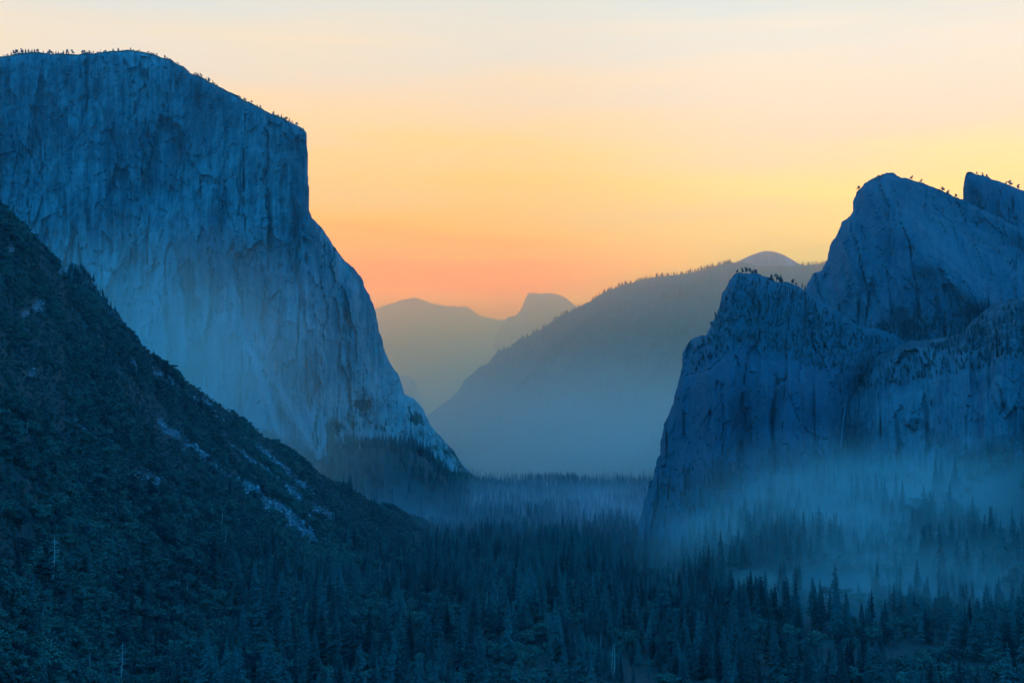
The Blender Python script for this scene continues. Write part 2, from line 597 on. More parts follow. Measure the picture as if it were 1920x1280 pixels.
def gran_disp(k=1.0, sx=1.0, seed=3, slant=0.0):
    def f(X, Z, px, py):
        U = X + slant * Z
        wx = fbm(U / 60, Z / 110, oct=3, seed=seed + 8) * 0.2
        big = fbm(U / (210 * sx), Z / 520, oct=3, seed=seed) * 55
        mid = fbm(U / (60 * sx), Z / 330, oct=4, seed=seed + 1, ridged=True) * 24
        fine = fbm(U / (19 * sx), Z / 95, oct=4, seed=seed + 2, ridged=True) * 8
        pl = facets(U / (90 * sx) + wx, Z / 330 + wx, seed + 20) * 28 + facets(U / (30 * sx) + wx, Z / 120 + wx, seed + 30) * 12
        blk = facets(U / 13 + wx, Z / 24 + wx, seed + 40) * 5.5
        c1 = fbm(U / (75 * sx) + wx, Z / 1000, oct=3, seed=seed + 50)
        c2 = fbm((U + 0.5 * Z) / (120 * sx) + wx, (Z - 0.6 * U) / 300, oct=3, seed=seed + 51)
        crack = 26 * np.exp(-(c1 / 0.022) ** 2) + 9 * np.exp(-(c2 / 0.014) ** 2)
        return (big + mid + fine + pl + blk + crack) * k
    return f


NOSE = [(578, 200), (578, 380), (588, 500), (594, 600), (598, 700), (603, 780), (612, 860), (625, 1000)]


def mono_extra(x, y):
    xn = np.interp(y, [p[1] for p in NOSE], [p[0] for p in NOSE])
    d = x - xn
    e = np.where(d > 0, 2.3 * d * smooth(360, 480, y) + 0.0 * d, -d * 0.25)
    e = e + ridge_term(x, y, [(395, 430), (425, 540), (455, 640), (500, 760), (520, 830)], 140, 70, 14)
    e = e + ridge_term(x, y, [(470, 600), (505, 700), (560, 800), (590, 850)], 80, 40, 9)
    e = e + ridge_term(x, y, [(300, 380), (330, 520), (350, 700)], 85, 60, 20)
    e = e + ridge_term(x, y, [(190, 330), (205, 500), (230, 640)], 45, 50, 20)
    e = e + ridge_term(x, y, [(490, 200), (500, 330), (520, 470)], 35, 30, 14)
    e = e + ridge_term(x, y, [(650, 520), (672, 620), (700, 760)], 80, 26, 10)
    return e


def mono_veg(x, y):
    v = smooth(8, 0, polydist(x, y, S_MONO[:24])[0]) * 0.8
    xn = np.interp(y, [p[1] for p in NOSE], [p[0] for p in NOSE])
    ap = smooth(735, 790, y + 0.0 * x) * smooth(0, 6, x - xn)
    pale = smooth(26, 4, polydist(x, y, [(700, 745), (740, 790), (770, 830), (800, 880)])[0])
    v = np.maximum(v, ap * (0.46 - 0.5 * pale + 0.35 * fbm(x / 30, y / 30, oct=3, seed=133)))
    v = np.maximum(v, smooth(30, 12, np.hypot((x - 680) + 14 * fbm(x / 14, y / 14, oct=3, seed=8), (y - 760) * 1.5)) * 0.62)
    base = np.interp(x, [-100, 400, 470, 600, 620], [1000, 770, 800, 872, 880])
    v = np.maximum(v, smooth(-4, 12, y - base) * 0.8)
    return v * 0.95 + 0.05


def mono_tone(x, y):
    """rock colour set darker on the upper wall and paler on the lower slabs"""
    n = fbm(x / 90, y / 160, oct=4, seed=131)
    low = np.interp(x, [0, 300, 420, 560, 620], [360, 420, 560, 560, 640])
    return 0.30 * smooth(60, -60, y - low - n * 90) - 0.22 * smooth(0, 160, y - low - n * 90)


mono_ctrl = [(-400, 200, 4100), (0, 106, 4130), (247, 94, 4200), (420, 168, 4160), (574, 247, 4060), (-300, 600, 3650), (0, 300, 4030), (0, 600, 3850),
             (250, 300, 4060), (450, 300, 4020), (570, 300, 4020), (578, 400, 3980), (300, 600, 3850), (450, 600, 3800), (590, 600, 3790),
             (300, 800, 3720), (450, 780, 3690), (612, 860, 3640), (620, 960, 3420), (300, 960, 3500), (-300, 980, 3500), (865, 867, 3900), (755, 740, 3990),
             (680, 530, 4080), (900, 990, 3450), (990, 990, 3500), (750, 950, 3500), (700, 800, 3850)]
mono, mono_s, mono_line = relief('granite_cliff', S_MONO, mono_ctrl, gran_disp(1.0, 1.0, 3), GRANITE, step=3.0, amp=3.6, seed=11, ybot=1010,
                                 rnd=(45, 6), vegf=mono_veg, extra=mono_extra, thick=1600, tonef=mono_tone)
tag(mono, 'huge sheer granite monolith rising on the left above the valley', kind='structure')

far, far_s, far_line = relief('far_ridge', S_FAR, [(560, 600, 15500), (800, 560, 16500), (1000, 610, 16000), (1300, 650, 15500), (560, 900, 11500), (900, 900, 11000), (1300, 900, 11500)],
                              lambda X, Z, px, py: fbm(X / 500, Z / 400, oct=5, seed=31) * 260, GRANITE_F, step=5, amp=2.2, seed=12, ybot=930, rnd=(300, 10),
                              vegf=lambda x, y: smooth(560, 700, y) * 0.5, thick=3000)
tag(far, 'pale hazy mountain ridge farthest down the valley', kind='structure')
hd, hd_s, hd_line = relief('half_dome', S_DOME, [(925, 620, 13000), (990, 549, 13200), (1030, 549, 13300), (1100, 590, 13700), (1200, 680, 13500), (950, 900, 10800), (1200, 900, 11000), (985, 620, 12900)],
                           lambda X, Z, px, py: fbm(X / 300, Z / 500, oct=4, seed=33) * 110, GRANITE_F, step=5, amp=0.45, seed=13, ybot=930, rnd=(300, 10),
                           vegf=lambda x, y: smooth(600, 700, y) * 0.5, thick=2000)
hd.name = 'granite_dome'
tag(hd, 'rounded granite dome with a sheer cut face on the far skyline', kind='structure')
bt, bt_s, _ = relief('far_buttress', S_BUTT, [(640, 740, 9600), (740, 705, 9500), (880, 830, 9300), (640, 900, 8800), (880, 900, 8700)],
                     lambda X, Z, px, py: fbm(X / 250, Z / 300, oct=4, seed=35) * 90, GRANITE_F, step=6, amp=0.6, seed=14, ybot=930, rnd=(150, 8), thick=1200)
tag(bt, 'faint hazy buttress low in the gap behind the monolith', kind='structure')
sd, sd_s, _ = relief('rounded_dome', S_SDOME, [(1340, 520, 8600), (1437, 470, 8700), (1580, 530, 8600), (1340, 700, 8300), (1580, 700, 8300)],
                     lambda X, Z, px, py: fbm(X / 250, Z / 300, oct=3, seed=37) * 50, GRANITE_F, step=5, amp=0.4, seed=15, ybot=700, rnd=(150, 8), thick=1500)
tag(sd, 'bald rounded dome above the forested ridge', kind='structure')


def ridge_disp(X, Z, px, py):
    U = X - 0.7 * Z
    return fbm(U / 330, Z / 700, oct=5, seed=41, ridged=True) * 170 + fbm(X / 60, Z / 60, oct=3, seed=42) * 25


rd, rd_s, rd_line = relief('forested_ridge', S_RIDGE, [(780, 800, 6900), (1000, 620, 7600), (1200, 525, 8000), (1400, 490, 8200), (1760, 470, 8200),
                                              (780, 930, 6300), (1000, 850, 6300), (1200, 900, 5900), (1400, 900, 5900), (1760, 900, 6000)],
                           ridge_disp, FORESTED, step=4.5, amp=1.6, seed=16, ybot=940, rnd=(220, 14), vegf=lambda x, y: 0.55 + 0 * x, thick=2200)
tag(rd, 'hazy blue forested ridge slanting up to the right in mid valley', kind='structure')

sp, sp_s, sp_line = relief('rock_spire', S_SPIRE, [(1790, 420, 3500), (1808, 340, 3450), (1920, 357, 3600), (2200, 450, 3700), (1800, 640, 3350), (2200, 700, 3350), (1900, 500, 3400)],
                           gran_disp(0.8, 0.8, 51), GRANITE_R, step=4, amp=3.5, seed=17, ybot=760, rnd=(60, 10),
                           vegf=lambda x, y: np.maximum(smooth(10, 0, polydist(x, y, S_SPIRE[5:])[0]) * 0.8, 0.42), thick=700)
tag(sp, 'dark wedge shaped rock summit at the right edge of the photo', kind='structure')


def upper_extra(x, y):
    e = ridge_term(x, y, [(1640, 330), (1700, 430), (1800, 520), (1900, 600)], 90, 60, 30)
    e = e + ridge_term(x, y, [(1600, 380), (1585, 470), (1570, 560)], 30, 14, 40)
    e = e + ridge_term(x, y, [(1720, 470), (1690, 540), (1650, 610)], 40, 24, 40)
    e = e - 70 * np.exp(-(polydist(x, y, [(1740, 350), (1860, 440), (1990, 520)])[0] / 26) ** 2) * -1
    return e


def upper_veg(x, y):
    v = smooth(10, 0, polydist(x, y, S_UPPER[15:])[0]) * 0.9
    v = np.maximum(v, smooth(60, 20, polydist(x, y, [(1700, 350), (1800, 400), (1930, 480)])[0]) * 0.55)
    v = np.maximum(v, smooth(585, 640, y) * 0.6)
    return np.maximum(v, 0.3)


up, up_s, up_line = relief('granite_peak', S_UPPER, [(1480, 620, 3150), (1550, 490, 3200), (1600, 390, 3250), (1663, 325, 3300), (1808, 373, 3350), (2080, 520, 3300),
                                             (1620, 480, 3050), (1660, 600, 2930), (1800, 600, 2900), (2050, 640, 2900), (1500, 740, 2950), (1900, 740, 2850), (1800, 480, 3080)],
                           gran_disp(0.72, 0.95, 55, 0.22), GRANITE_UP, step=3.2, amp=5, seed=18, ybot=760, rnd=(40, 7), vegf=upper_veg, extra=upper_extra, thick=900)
tag(up, 'tall rugged granite peak on the right skyline', kind='structure')


def right_extra(x, y):
    e = ridge_term(x, y, [(1640, 700), (1650, 780), (1640, 900)], 55, 26, 70)
    e = e + ridge_term(x, y, [(1760, 660), (1775, 760), (1760, 880)], 45, 20, 50)
    e = e + ridge_term(x, y, [(1880, 600), (1870, 720), (1850, 860)], 70, 30, 60)
    return e


def right_veg(x, y):
    v = smooth(700, 640, y) * 0.55
    v = np.maximum(v, smooth(30, 5, polydist(x, y, S_RIGHT[:12])[0]) * 0.62)
    v = np.maximum(v, smooth(860, 920, y + fbm(x / 60, y / 60, oct=3, seed=9) * 30) * 0.8)
    v = np.maximum(v, smooth(40, 10, polydist(x, y, [(1720, 800), (1790, 850), (1900, 830)])[0]) * 0.55)
    return np.maximum(v, 0.25)


rw, rw_s, rw_line = relief('waterfall_cliff', S_RIGHT, [(1480, 770, 2560), (1590, 735, 2600), (1640, 680, 2560), (1763, 634, 2500), (1865, 568, 2450), (2300, 420, 2300),
                                               (1590, 760, 2500), (1640, 780, 2330), (1760, 760, 2230), (1900, 740, 2130), (2300, 740, 1950),
                                               (1480, 960, 2250), (1640, 960, 2150), (1900, 960, 1950), (2300, 960, 1750), (1580, 860, 2420)],
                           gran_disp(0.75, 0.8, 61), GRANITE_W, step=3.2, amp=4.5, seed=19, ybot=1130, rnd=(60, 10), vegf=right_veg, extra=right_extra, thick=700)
tag(rw, 'sheer streaked cliff wall at the right beneath the hanging valley', kind='structure')


def lower_extra(x, y):
    e = ridge_term(x, y, [(1400, 520), (1380, 640), (1350, 780), (1330, 900)], 60, 50, 60)
    e = e + ridge_term(x, y, [(1500, 560), (1490, 700), (1470, 860)], 50, 40, 40)
    e = e + ridge_term(x, y, [(1430, 700), (1425, 790), (1440, 880)], 40, 20, 24)
    d = x - np.interp(y, [600, 720, 1000], [1640, 1555, 1545])
    e = e + np.where(d > 0, 3.0 * d * smooth(640, 760, y), 0)
    return e


def lower_veg(x, y):
    v = smooth(700, 640, y + (x - 1400) * -0.15 + fbm(x / 50, y / 50, oct=4, seed=91) * 90) * 0.75
    v = np.maximum(v, 0.38)
    v = np.maximum(v, smooth(880, 930, y + fbm(x / 60, y / 60, oct=3, seed=9) * 30) * 0.8)
    v = np.maximum(v, smooth(1330, 1270, x) * 0.5)
    return v


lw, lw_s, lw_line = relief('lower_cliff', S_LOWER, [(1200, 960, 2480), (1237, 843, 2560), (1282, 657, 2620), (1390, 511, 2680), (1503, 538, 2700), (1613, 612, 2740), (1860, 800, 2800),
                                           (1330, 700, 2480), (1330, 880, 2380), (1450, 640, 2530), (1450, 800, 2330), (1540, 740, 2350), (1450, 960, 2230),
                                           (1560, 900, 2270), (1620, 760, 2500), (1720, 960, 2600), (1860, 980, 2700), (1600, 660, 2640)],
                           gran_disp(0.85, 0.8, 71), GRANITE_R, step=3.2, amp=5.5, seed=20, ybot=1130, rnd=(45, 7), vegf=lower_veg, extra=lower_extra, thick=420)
tag(lw, 'dark cliff with a forested summit right of the valley gap', kind='structure')

# ------------------------------------------------------------------ valley ground
CREST = [(-700, 100, 1250), (-400, 190, 1420), (-200, 280, 1560), (0, 390, 1700), (10, 397, 1710), (23, 409, 1725), (30, 419, 1735), (47, 427, 1750), (58, 438, 1765), (67, 450, 1775),
         (78, 459, 1790), (88, 473, 1800), (100, 479, 1815), (117, 497, 1835), (127, 536, 1850), (150, 545, 1880), (187, 568, 1925), (197, 591, 1940),
         (213, 602, 1960), (233, 612, 1985), (253, 630, 2010), (263, 648, 2025), (287, 669, 2060), (300, 683, 2080), (333, 706, 2130),
         (367, 724, 2190), (393, 746, 2230), (420, 764, 2280), (447, 783, 2320), (477, 801, 2370), (500, 823, 2410), (520, 832, 2450),
         (550, 849, 2500), (577, 870, 2540), (603, 888, 2590), (633, 905, 2640), (663, 918, 2690), (690, 936, 2730), (730, 950, 2790), (760, 963, 2850),
         (800, 983, 2930), (850, 1008, 3000)]
_c = np.array(CREST, float)
_cp = unproj(_c[:, 0], _c[:, 1], _c[:, 2])
C_AZ = 960 + FPX * _cp[:, 0] / _cp[:, 1]
C_D = _c[:, 2]
C_Z = _cp[:, 2]


def ground_z(X, Y):
    X = np.asarray(X, float)
    Y = np.asarray(Y, float)
    Ys = np.maximum(Y, 60)
    a = 960 + FPX * X / Ys
    fl = 8 * fbm(X / 260, Y / 260, oct=3, seed=81) + smooth(2500, 5200, Y) * 62 + smooth(5200, 12000, Y) * 60
    # the near hillside the camera stands on
    r = np.hypot(X, Y)
    near = np.where(Y > -400, (CAMZ - 12) * smooth(760, 0, r), CAMZ - 12)
    # spur on the left
    dc = np.interp(a, C_AZ, C_D)
    zc = np.interp(a, C_AZ, C_Z)
    df = np.interp(a, [-900, 0, 200, 400, 600, 750, 850], [250, 640, 1000, 1420, 1950, 2450, 2850])
    t = (Y - df) / np.maximum(dc - df, 30)
    rise = np.clip(t, 0, 1) ** 1.25
    rise = rise + 0.05 * np.sin(np.clip(t, 0, 1) * math.pi) * fbm(X / 120, Y / 170, oct=3, seed=83)
    fall = np.clip(1 - (Y - dc) * 0.95 / np.maximum(zc, 20), 0, 1)
    spur = np.where(t <= 1, rise, fall) * np.maximum(zc, 0) * smooth(870, 800, a)
    env = np.sin(np.clip(t, 0, 1) * math.pi) ** 0.7 * smooth(800, 600, a)
    gull = fbm((X + 0.35 * Y) / 70, Y / 420, oct=3, seed=84, ridged=True) * 9 + fbm(X / 30, Y / 30, oct=3, seed=85) * 5
    spur = spur + env * gull
    # forested aprons below the cliffs
    apr = 135 * smooth(1480, 2250, Y) * smooth(1180, 1560, a) + 90 * smooth(1300, 1900, Y) * smooth(1600, 2100, a)
    apr = apr * (1 - 0 * a) * smooth(9000, 2600, Y)
    apl = 150 * smooth(3150, 3800, Y) * smooth(905, 760, a) * smooth(9000, 4200, Y)
    z = np.maximum(np.maximum(fl + apr + apl, near), spur)
    return z


def mst_talus(px, py):
    tr = [[(285, 690), (360, 740), (430, 795), (505, 858), (585, 920)],
          [(300, 790), (345, 825), (385, 857), (433, 888), (500, 938), (567, 988), (588, 1012)],
          [(420, 815), (463, 856), (533, 912), (575, 945), (622, 972)],
          [(140, 790), (200, 840), (270, 890), (330, 920)]]
    ws = [6, 13, 6, 7]
    am = [0.78, 0.86, 0.78, 0.55]
    m = 0
    px = np.asarray(px, float)
    py = np.asarray(py, float)
    wob = fbm(px / 26, py / 26, oct=4, seed=71) * 8
    brk = smooth(-0.25, 0.35, fbm(px / 40 + py / 90, py / 34, oct=4, seed=72))
    for t, w, k in zip(tr, ws, am):
        d = polydist(px + wob, py - wob * 0.6, t)[0]
        ww = w * (0.5 + 0.7 * smooth(t[0][1], t[-1][1], py))
        m = np.maximum(m, k * (0.45 + 0.6 * brk) * np.exp(-(d / ww) ** 2 * 0.6))
    for (cx_, cy_, r_) in ((248, 682, 9), (72, 575, 13), (48, 590, 9), (118, 508, 9), (182, 742, 8), (128, 626, 8), (22, 470, 10), (60, 700, 8)):
        m = np.maximum(m, 0.75 * smooth(r_ * 1.4, r_ * 0.4, np.hypot(px - cx_, py - cy_) + wob * 0.3))
    return m


azs = np.concatenate([np.arange(-1500, -200, 26), np.arange(-200, 900, 2.6), np.arange(900, 2150, 6), np.arange(2150, 3700, 34)])
ds = np.concatenate([np.arange(60, 700, 26), np.arange(700, 3000, 7.5), 3000 * 1.012 ** np.arange(0, 125)])
A, Dd = np.meshgrid(azs, ds)
GX = (A - 960) / FPX * Dd
GZ = ground_z(GX, Dd)
V = np.stack([GX, Dd, GZ], -1).reshape(-1, 3)
nr, nc = A.shape
ii = np.arange(nr * nc).reshape(nr, nc)
F = np.stack([ii[:-1, :-1], ii[:-1, 1:], ii[1:, 1:], ii[1:, :-1]], -1).reshape(-1, 4)
me = mesh_np('ground', V, F, GROUND, True)
ppx, ppy = proj(V)
tl = np.zeros(len(V))
nearm = (V[:, 1] < 3100) & (V[:, 2] > 5) & (ppx < 760) & (ppx > -100)
tl[nearm] = mst_talus(ppx[nearm], ppy[nearm])
set_attr(me, 'talus', tl)
def ground_hit(px, py, d0=650, d1=4500):
    D = np.arange(d0, d1, 4.0)
    P = unproj(px, py, D)
    g = ground_z(P[:, 0], P[:, 1])
    k = np.argmax(P[:, 2] < g)
    if P[k, 2] >= g[k]:
        k = -1
    p = P[k].copy()
    p[2] = g[k]
    return p



MEAD = ground_hit(1405, 1096)


def meadow(X, Y):
    c = MEAD
    return smooth(1.15, 0.6, np.hypot((X - c[0]) / 36, (Y - c[1]) / 100) + 0.25 * fbm(X / 20, Y / 20, oct=2, seed=4))


set_attr(me, 'meadow', meadow(V[:, 0], V[:, 1]) * (V[:, 1] < 2600))
ground = obj('ground', me)
tag(ground, kind='structure')
# the land beyond, out to the horizon, and behind the camera
xs = np.linspace(-16500, 16500, 41)
ys = np.linspace(-8500, 25500, 41)
BX, BY = np.meshgrid(xs, ys)
V = np.stack([BX, BY, np.full_like(BX, -45.0)], -1).reshape(-1, 3)
ii = np.arange(41 * 41).reshape(41, 41)
F = np.stack([ii[:-1, :-1], ii[:-1, 1:], ii[1:, 1:], ii[1:, :-1]], -1).reshape(-1, 4)
me = mesh_np('terrain', V, F, GROUND, True)
o = obj('terrain', me)
tag(o, kind='structure')


# ridge knob behind the spur crest
kn, kn_s, _ = relief('wooded_knob', [(60, 470), (100, 505), (124, 512), (130, 497), (136, 492), (157, 500), (167, 517), (174, 531), (188, 551), (204, 571), (221, 586), (234, 606), (262, 640), (300, 690)],
                     [(60, 480, 2150), (157, 500, 2150), (240, 610, 2250), (300, 690, 2300), (60, 800, 2100), (300, 800, 2150)],
                     gran_disp(0.3, 0.6, 95), FORESTED, step=4, amp=1.5, seed=21, ybot=800, rnd=(40, 8), vegf=lambda x, y: 0.85 + 0 * x, thick=300)
tag(kn, 'small wooded knob peeking over the crest of the left slope', kind='structure')


# ------------------------------------------------------------------ trees
def tube(path, radii, sides=5):
    P = np.asarray(path, float)
    V, F = [], []
    for i, p in enumerate(P):
        t = P[min(i + 1, len(P) - 1)] - P[max(i - 1, 0)]
        t = t / (np.linalg.norm(t) + 1e-9)
        a = np.cross(t, [0.31, 0.95, 0.1])
        a /= np.linalg.norm(a) + 1e-9
        b_ = np.cross(t, a)
        for k in range(sides):
            w = 2 * math.pi * k / sides
            V.append(p + (a * math.cos(w) + b_ * math.sin(w)) * radii[i])
    for i in range(len(P) - 1):
        for k in range(sides):
            k2 = (k + 1) % sides
            F.append([i * sides + k, i * sides + k2, (i + 1) * sides + k2, (i + 1) * sides + k])
    return V, F


def join_tubes(name, tubes, mat):
    V, F = [], []
    for v, f in tubes:
        o0 = len(V)
        V += v
        F += [[q + o0 for q in g] for g in f]
    return mesh_np(name, np.array(V), np.array(F), mat, True)


def conifer_crown(name, r, H=1.0, base=0.12, width=0.13, whorls=40, seed=0, ragged=0.25, droop=0.35):
    """unit height tree; every branch is a drooping fan of small needle sprays"""
    V, F = [], []
    for i in range(whorls):
        t = (i + r.uniform(-0.3, 0.3)) / whorls
        z = base + (H - base) * t
        env = (1 - t) ** 0.75 * width * (0.62 + 0.38 * min(1, t * 6)) + 0.004
        nb = 7 if t < 0.6 else 5
        a0 = r.uniform(0, 6.28)
        for k in range(nb):
            a = a0 + 6.283 * k / nb + r.uniform(-0.3, 0.3)
            L = env * (1 + r.uniform(-ragged * 1.6, ragged))
            if r.uniform() < 0.07:
                continue
            ca, sa = math.cos(a), math.sin(a)
            for (f0, f1, wd) in ((0.05, 0.62, 0.34), (0.42, 1.0, 0.26)):
                w = L * wd * r.uniform(0.7, 1.3)
                z0 = z - droop * L * f0 + r.uniform(-.004, .004)
                z1 = z - droop * L * f1 * r.uniform(0.8, 1.4)
                n = len(V)
                V += [(ca * L * f0, sa * L * f0, z0 + 0.006), (ca * L * (f0 + f1) / 2 - sa * w, sa * L * (f0 + f1) / 2 + ca * w, (z0 + z1) / 2 - 0.012),
                      (ca * L * f1, sa * L * f1, z1), (ca * L * (f0 + f1) / 2 + sa * w, sa * L * (f0 + f1) / 2 - ca * w, (z0 + z1) / 2 - 0.012)]
                F.append([n, n + 1, n + 2, n + 3])
    n = len(V)
    V += [(0.006, 0, H - 0.04), (-0.004, 0.005, H - 0.04), (-0.004, -0.005, H - 0.04), (0, 0, H + 0.01)]
    F += [[n, n + 1, n + 3, n + 3], [n + 1, n + 2, n + 3, n + 3], [n + 2, n, n + 3, n + 3]]
    F = np.array(F)
    return tri_mesh(name, np.array(V), F, CONIF)


def tri_mesh(name, V, F, mat):
    T3 = []
    for f in F:
        T3.append([f[0], f[1], f[2]])
        if f[3] != f[2]:
            T3.append([f[0], f[2], f[3]])
    return mesh_np(name, V, np.array(T3), mat, False)


def leafy_crown(name, r, lobes, n_leaf, size, mat):
    """lobes: (x, y, z, rad) - leaf sprays spread on and inside each lobe"""
    V, F = [], []
    tot = sum(l[3] ** 2 for l in lobes)
    for (lx, ly, lz, lr) in lobes:
        n = int(n_leaf * lr * lr / tot)
        for i in range(n):
            d = r.normal(size=3)
            d /= np.linalg.norm(d)
            if d[2] < -0.35:
                d[2] *= -0.6
            rad = lr * r.uniform(0.55, 1.08)
            p = np.array([lx, ly, lz]) + d * rad * np.array([1, 1, 0.78])
            nrm = d + r.normal(size=3) * 0.55 + np.array([0, 0, 0.35])
            nrm /= np.linalg.norm(nrm)
            a = np.cross(nrm, r.normal(size=3))
            a /= np.linalg.norm(a) + 1e-9
            b_ = np.cross(nrm, a)
            s = size * r.uniform(0.5, 1.3)
            k = len(V)
            V += [p + a * s, p + b_ * s * 0.8 + nrm * s * .2, p - a * s * 0.9, p - b_ * s * 0.9]
            F.append([k, k + 1, k + 2, k + 3])
    return mesh_np(name, np.array(V), np.array(F), mat, False)


protos = {}          # kind -> list of (crown_mesh, trunk_mesh)
r = np.random.default_rng(3)
con = []
for k, (bs, wd, wh, rg, dr) in enumerate([(0.08, 0.145, 40, 0.30, 0.35), (0.20, 0.13, 34, 0.5, 0.5), (0.05, 0.185, 42, 0.25, 0.4), (0.28, 0.11, 30, 0.65, 0.25)]):
    cm = conifer_crown('conifer_crown', r, 1.0, bs, wd, wh, k, rg, dr)
    tm = join_tubes('conifer_trunk', [tube([(0, 0, -0.04), (0.002, 0.001, 0.4), (0, 0, 0.97)], [0.014, 0.009, 0.002], 6)], BARK)
    con.append((cm, tm))
protos['conifer'] = con
oak = []
for k in range(4):
    lb = []
    nl = 7 + k
    for i in range(nl):
        a = 6.283 * i / nl + r.uniform(-.4, .4)
        rr = r.uniform(0.12, 0.34)
        lb.append((math.cos(a) * rr, math.sin(a) * rr, r.uniform(0.42, 0.80), r.uniform(0.14, 0.24)))
    lb.append((0, 0, 0.78, 0.22))
    cm = leafy_crown('broadleaf_crown', r, lb, 620, 0.05, OAK)
    tubes = [tube([(0, 0, -0.06), (0.02, 0.01, 0.2), (0.0, 0.0, 0.45)], [0.035, 0.028, 0.018], 6)]
    for l in lb[:5]:
        tubes.append(tube([(0.01, 0, 0.22 + r.uniform(0, .12)), (l[0] * 0.5, l[1] * 0.5, 0.45), (l[0], l[1], l[2])], [0.018, 0.012, 0.004], 4))
    oak.append((cm, join_tubes('broadleaf_trunk', tubes, BARK)))
protos['broadleaf'] = oak
pine = []       # open, flat topped rim pines
for k in range(3):
    lb = []
    for i in range(8):
        t = i / 8
        a = r.uniform(0, 6.28)
        rr = r.uniform(0.04, 0.2) * (1.1 - t * 0.8)
        lb.append((math.cos(a) * rr, math.sin(a) * rr, 0.35 + 0.58 * t, r.uniform(0.09, 0.15) * (1.15 - 0.5 * t)))
    cm = leafy_crown('pine_crown', r, lb, 330, 0.05, CONIF)
    tubes = [tube([(0, 0, -0.08), (0.015, 0, 0.4), (0, 0.01, 0.93)], [0.024, 0.018, 0.005], 5)]
    for l in lb[:6]:
        tubes.append(tube([(0.01, 0, l[2] - 0.06), (l[0], l[1], l[2])], [0.009, 0.003], 4))
    pine.append((cm, join_tubes('pine_trunk', tubes, BARK)))
protos['pine'] = pine

first = {}           # (kind, k) -> (crown object, trunk object) used again by the forest instancer


def place_tree(name, kind, k, p, h, rz, label, cat, group, w=1.0, lean=(0, 0)):
    o = bpy.data.objects.new(name, None)
    col.objects.link(o)
    o.empty_display_size = 0.2
    o.location = (float(p[0]), float(p[1]), float(p[2]))
    o.rotation_euler = (lean[0], lean[1], float(rz))
    o.scale = (h * w, h * w, h)
    cm, tm = protos[kind][k % len(protos[kind])]
    c = obj('crown', cm, o)
    t = obj('trunk', tm, o)
    tag(o, label, cat, group)
    first.setdefault((kind, k % len(protos[kind])), (c, t))
    return o


# candidate positions on the ground --------------------------------------
def scatter(n, d0, d1, a0, a1, power=1.0):
    d = (d0 ** (1 + power) + rng.random(n) * (d1 ** (1 + power) - d0 ** (1 + power))) ** (1 / (1 + power))
    a = rng.uniform(a0, a1, n)
    X = (a - 960) / FPX * d
    return X, d, a


def is_spur(X, Y):
    a = 960 + FPX * X / Y
    df = np.interp(a, [-900, 0, 200, 400, 600, 750, 850], [250, 640, 1000, 1420, 1950, 2450, 2850])
    dc = np.interp(a, C_AZ, C_D)
    return (a < 820) & (Y > df) & (Y < dc + 140), (Y - df) / np.maximum(dc - df, 30)


P_con, P_oak = [], []       # rows: x y z h rz w
# valley conifers
for (n, d0, d1, a0, a1, hl, hh) in ((5200, 640, 1900, -250, 2170, 22, 52), (9500, 1900, 3300, -150, 2120, 22, 52), (9000, 3300, 5200, 500, 2000, 26, 46),
                                    (5500, 5200, 8200, 640, 1400, 26, 44)):
    X, Y, a = scatter(n, d0, d1, a0, a1, 1.0)
    sp_, t = is_spur(X, Y)
    cl = fbm(X / 120, Y / 120, oct=3, seed=101)
    keep = cl > np.where(Y < 2300, -0.22, -0.32)
    pr = np.where(sp_, np.interp(t, [0, 0.25, 0.6, 1], [0.9, 0.5, 0.14, 0.05]), 1.0)
    pr = pr * np.where((a < 700) & (Y < 1500), 0.55, 1.0)
    keep &= rng.random(n) < pr
    keep &= rng.random(n) > meadow(X, Y) * 1.2
    keep &= ~((Y > 4100) & (a < 860))
    Z = ground_z(X, Y)
    hgt = (hl + (hh - hl) * (0.5 + 0.5 * np.clip(fbm(X / 90, Y / 140, oct=2, seed=103) * 2.2, -1, 1)) * rng.uniform(0.35, 1.2, n))
    hgt = np.where(sp_ & (t > 0.3), hgt * 0.5, hgt)
    hgt = np.where(rng.random(n) < 0.12, hgt * 0.6, hgt)
    m = keep
    P_con.append(np.stack([X, Y, Z, hgt, rng.uniform(0, 6.28, n), rng.uniform(0.8, 1.25, n)], -1)[m])
P_con = np.concatenate(P_con)
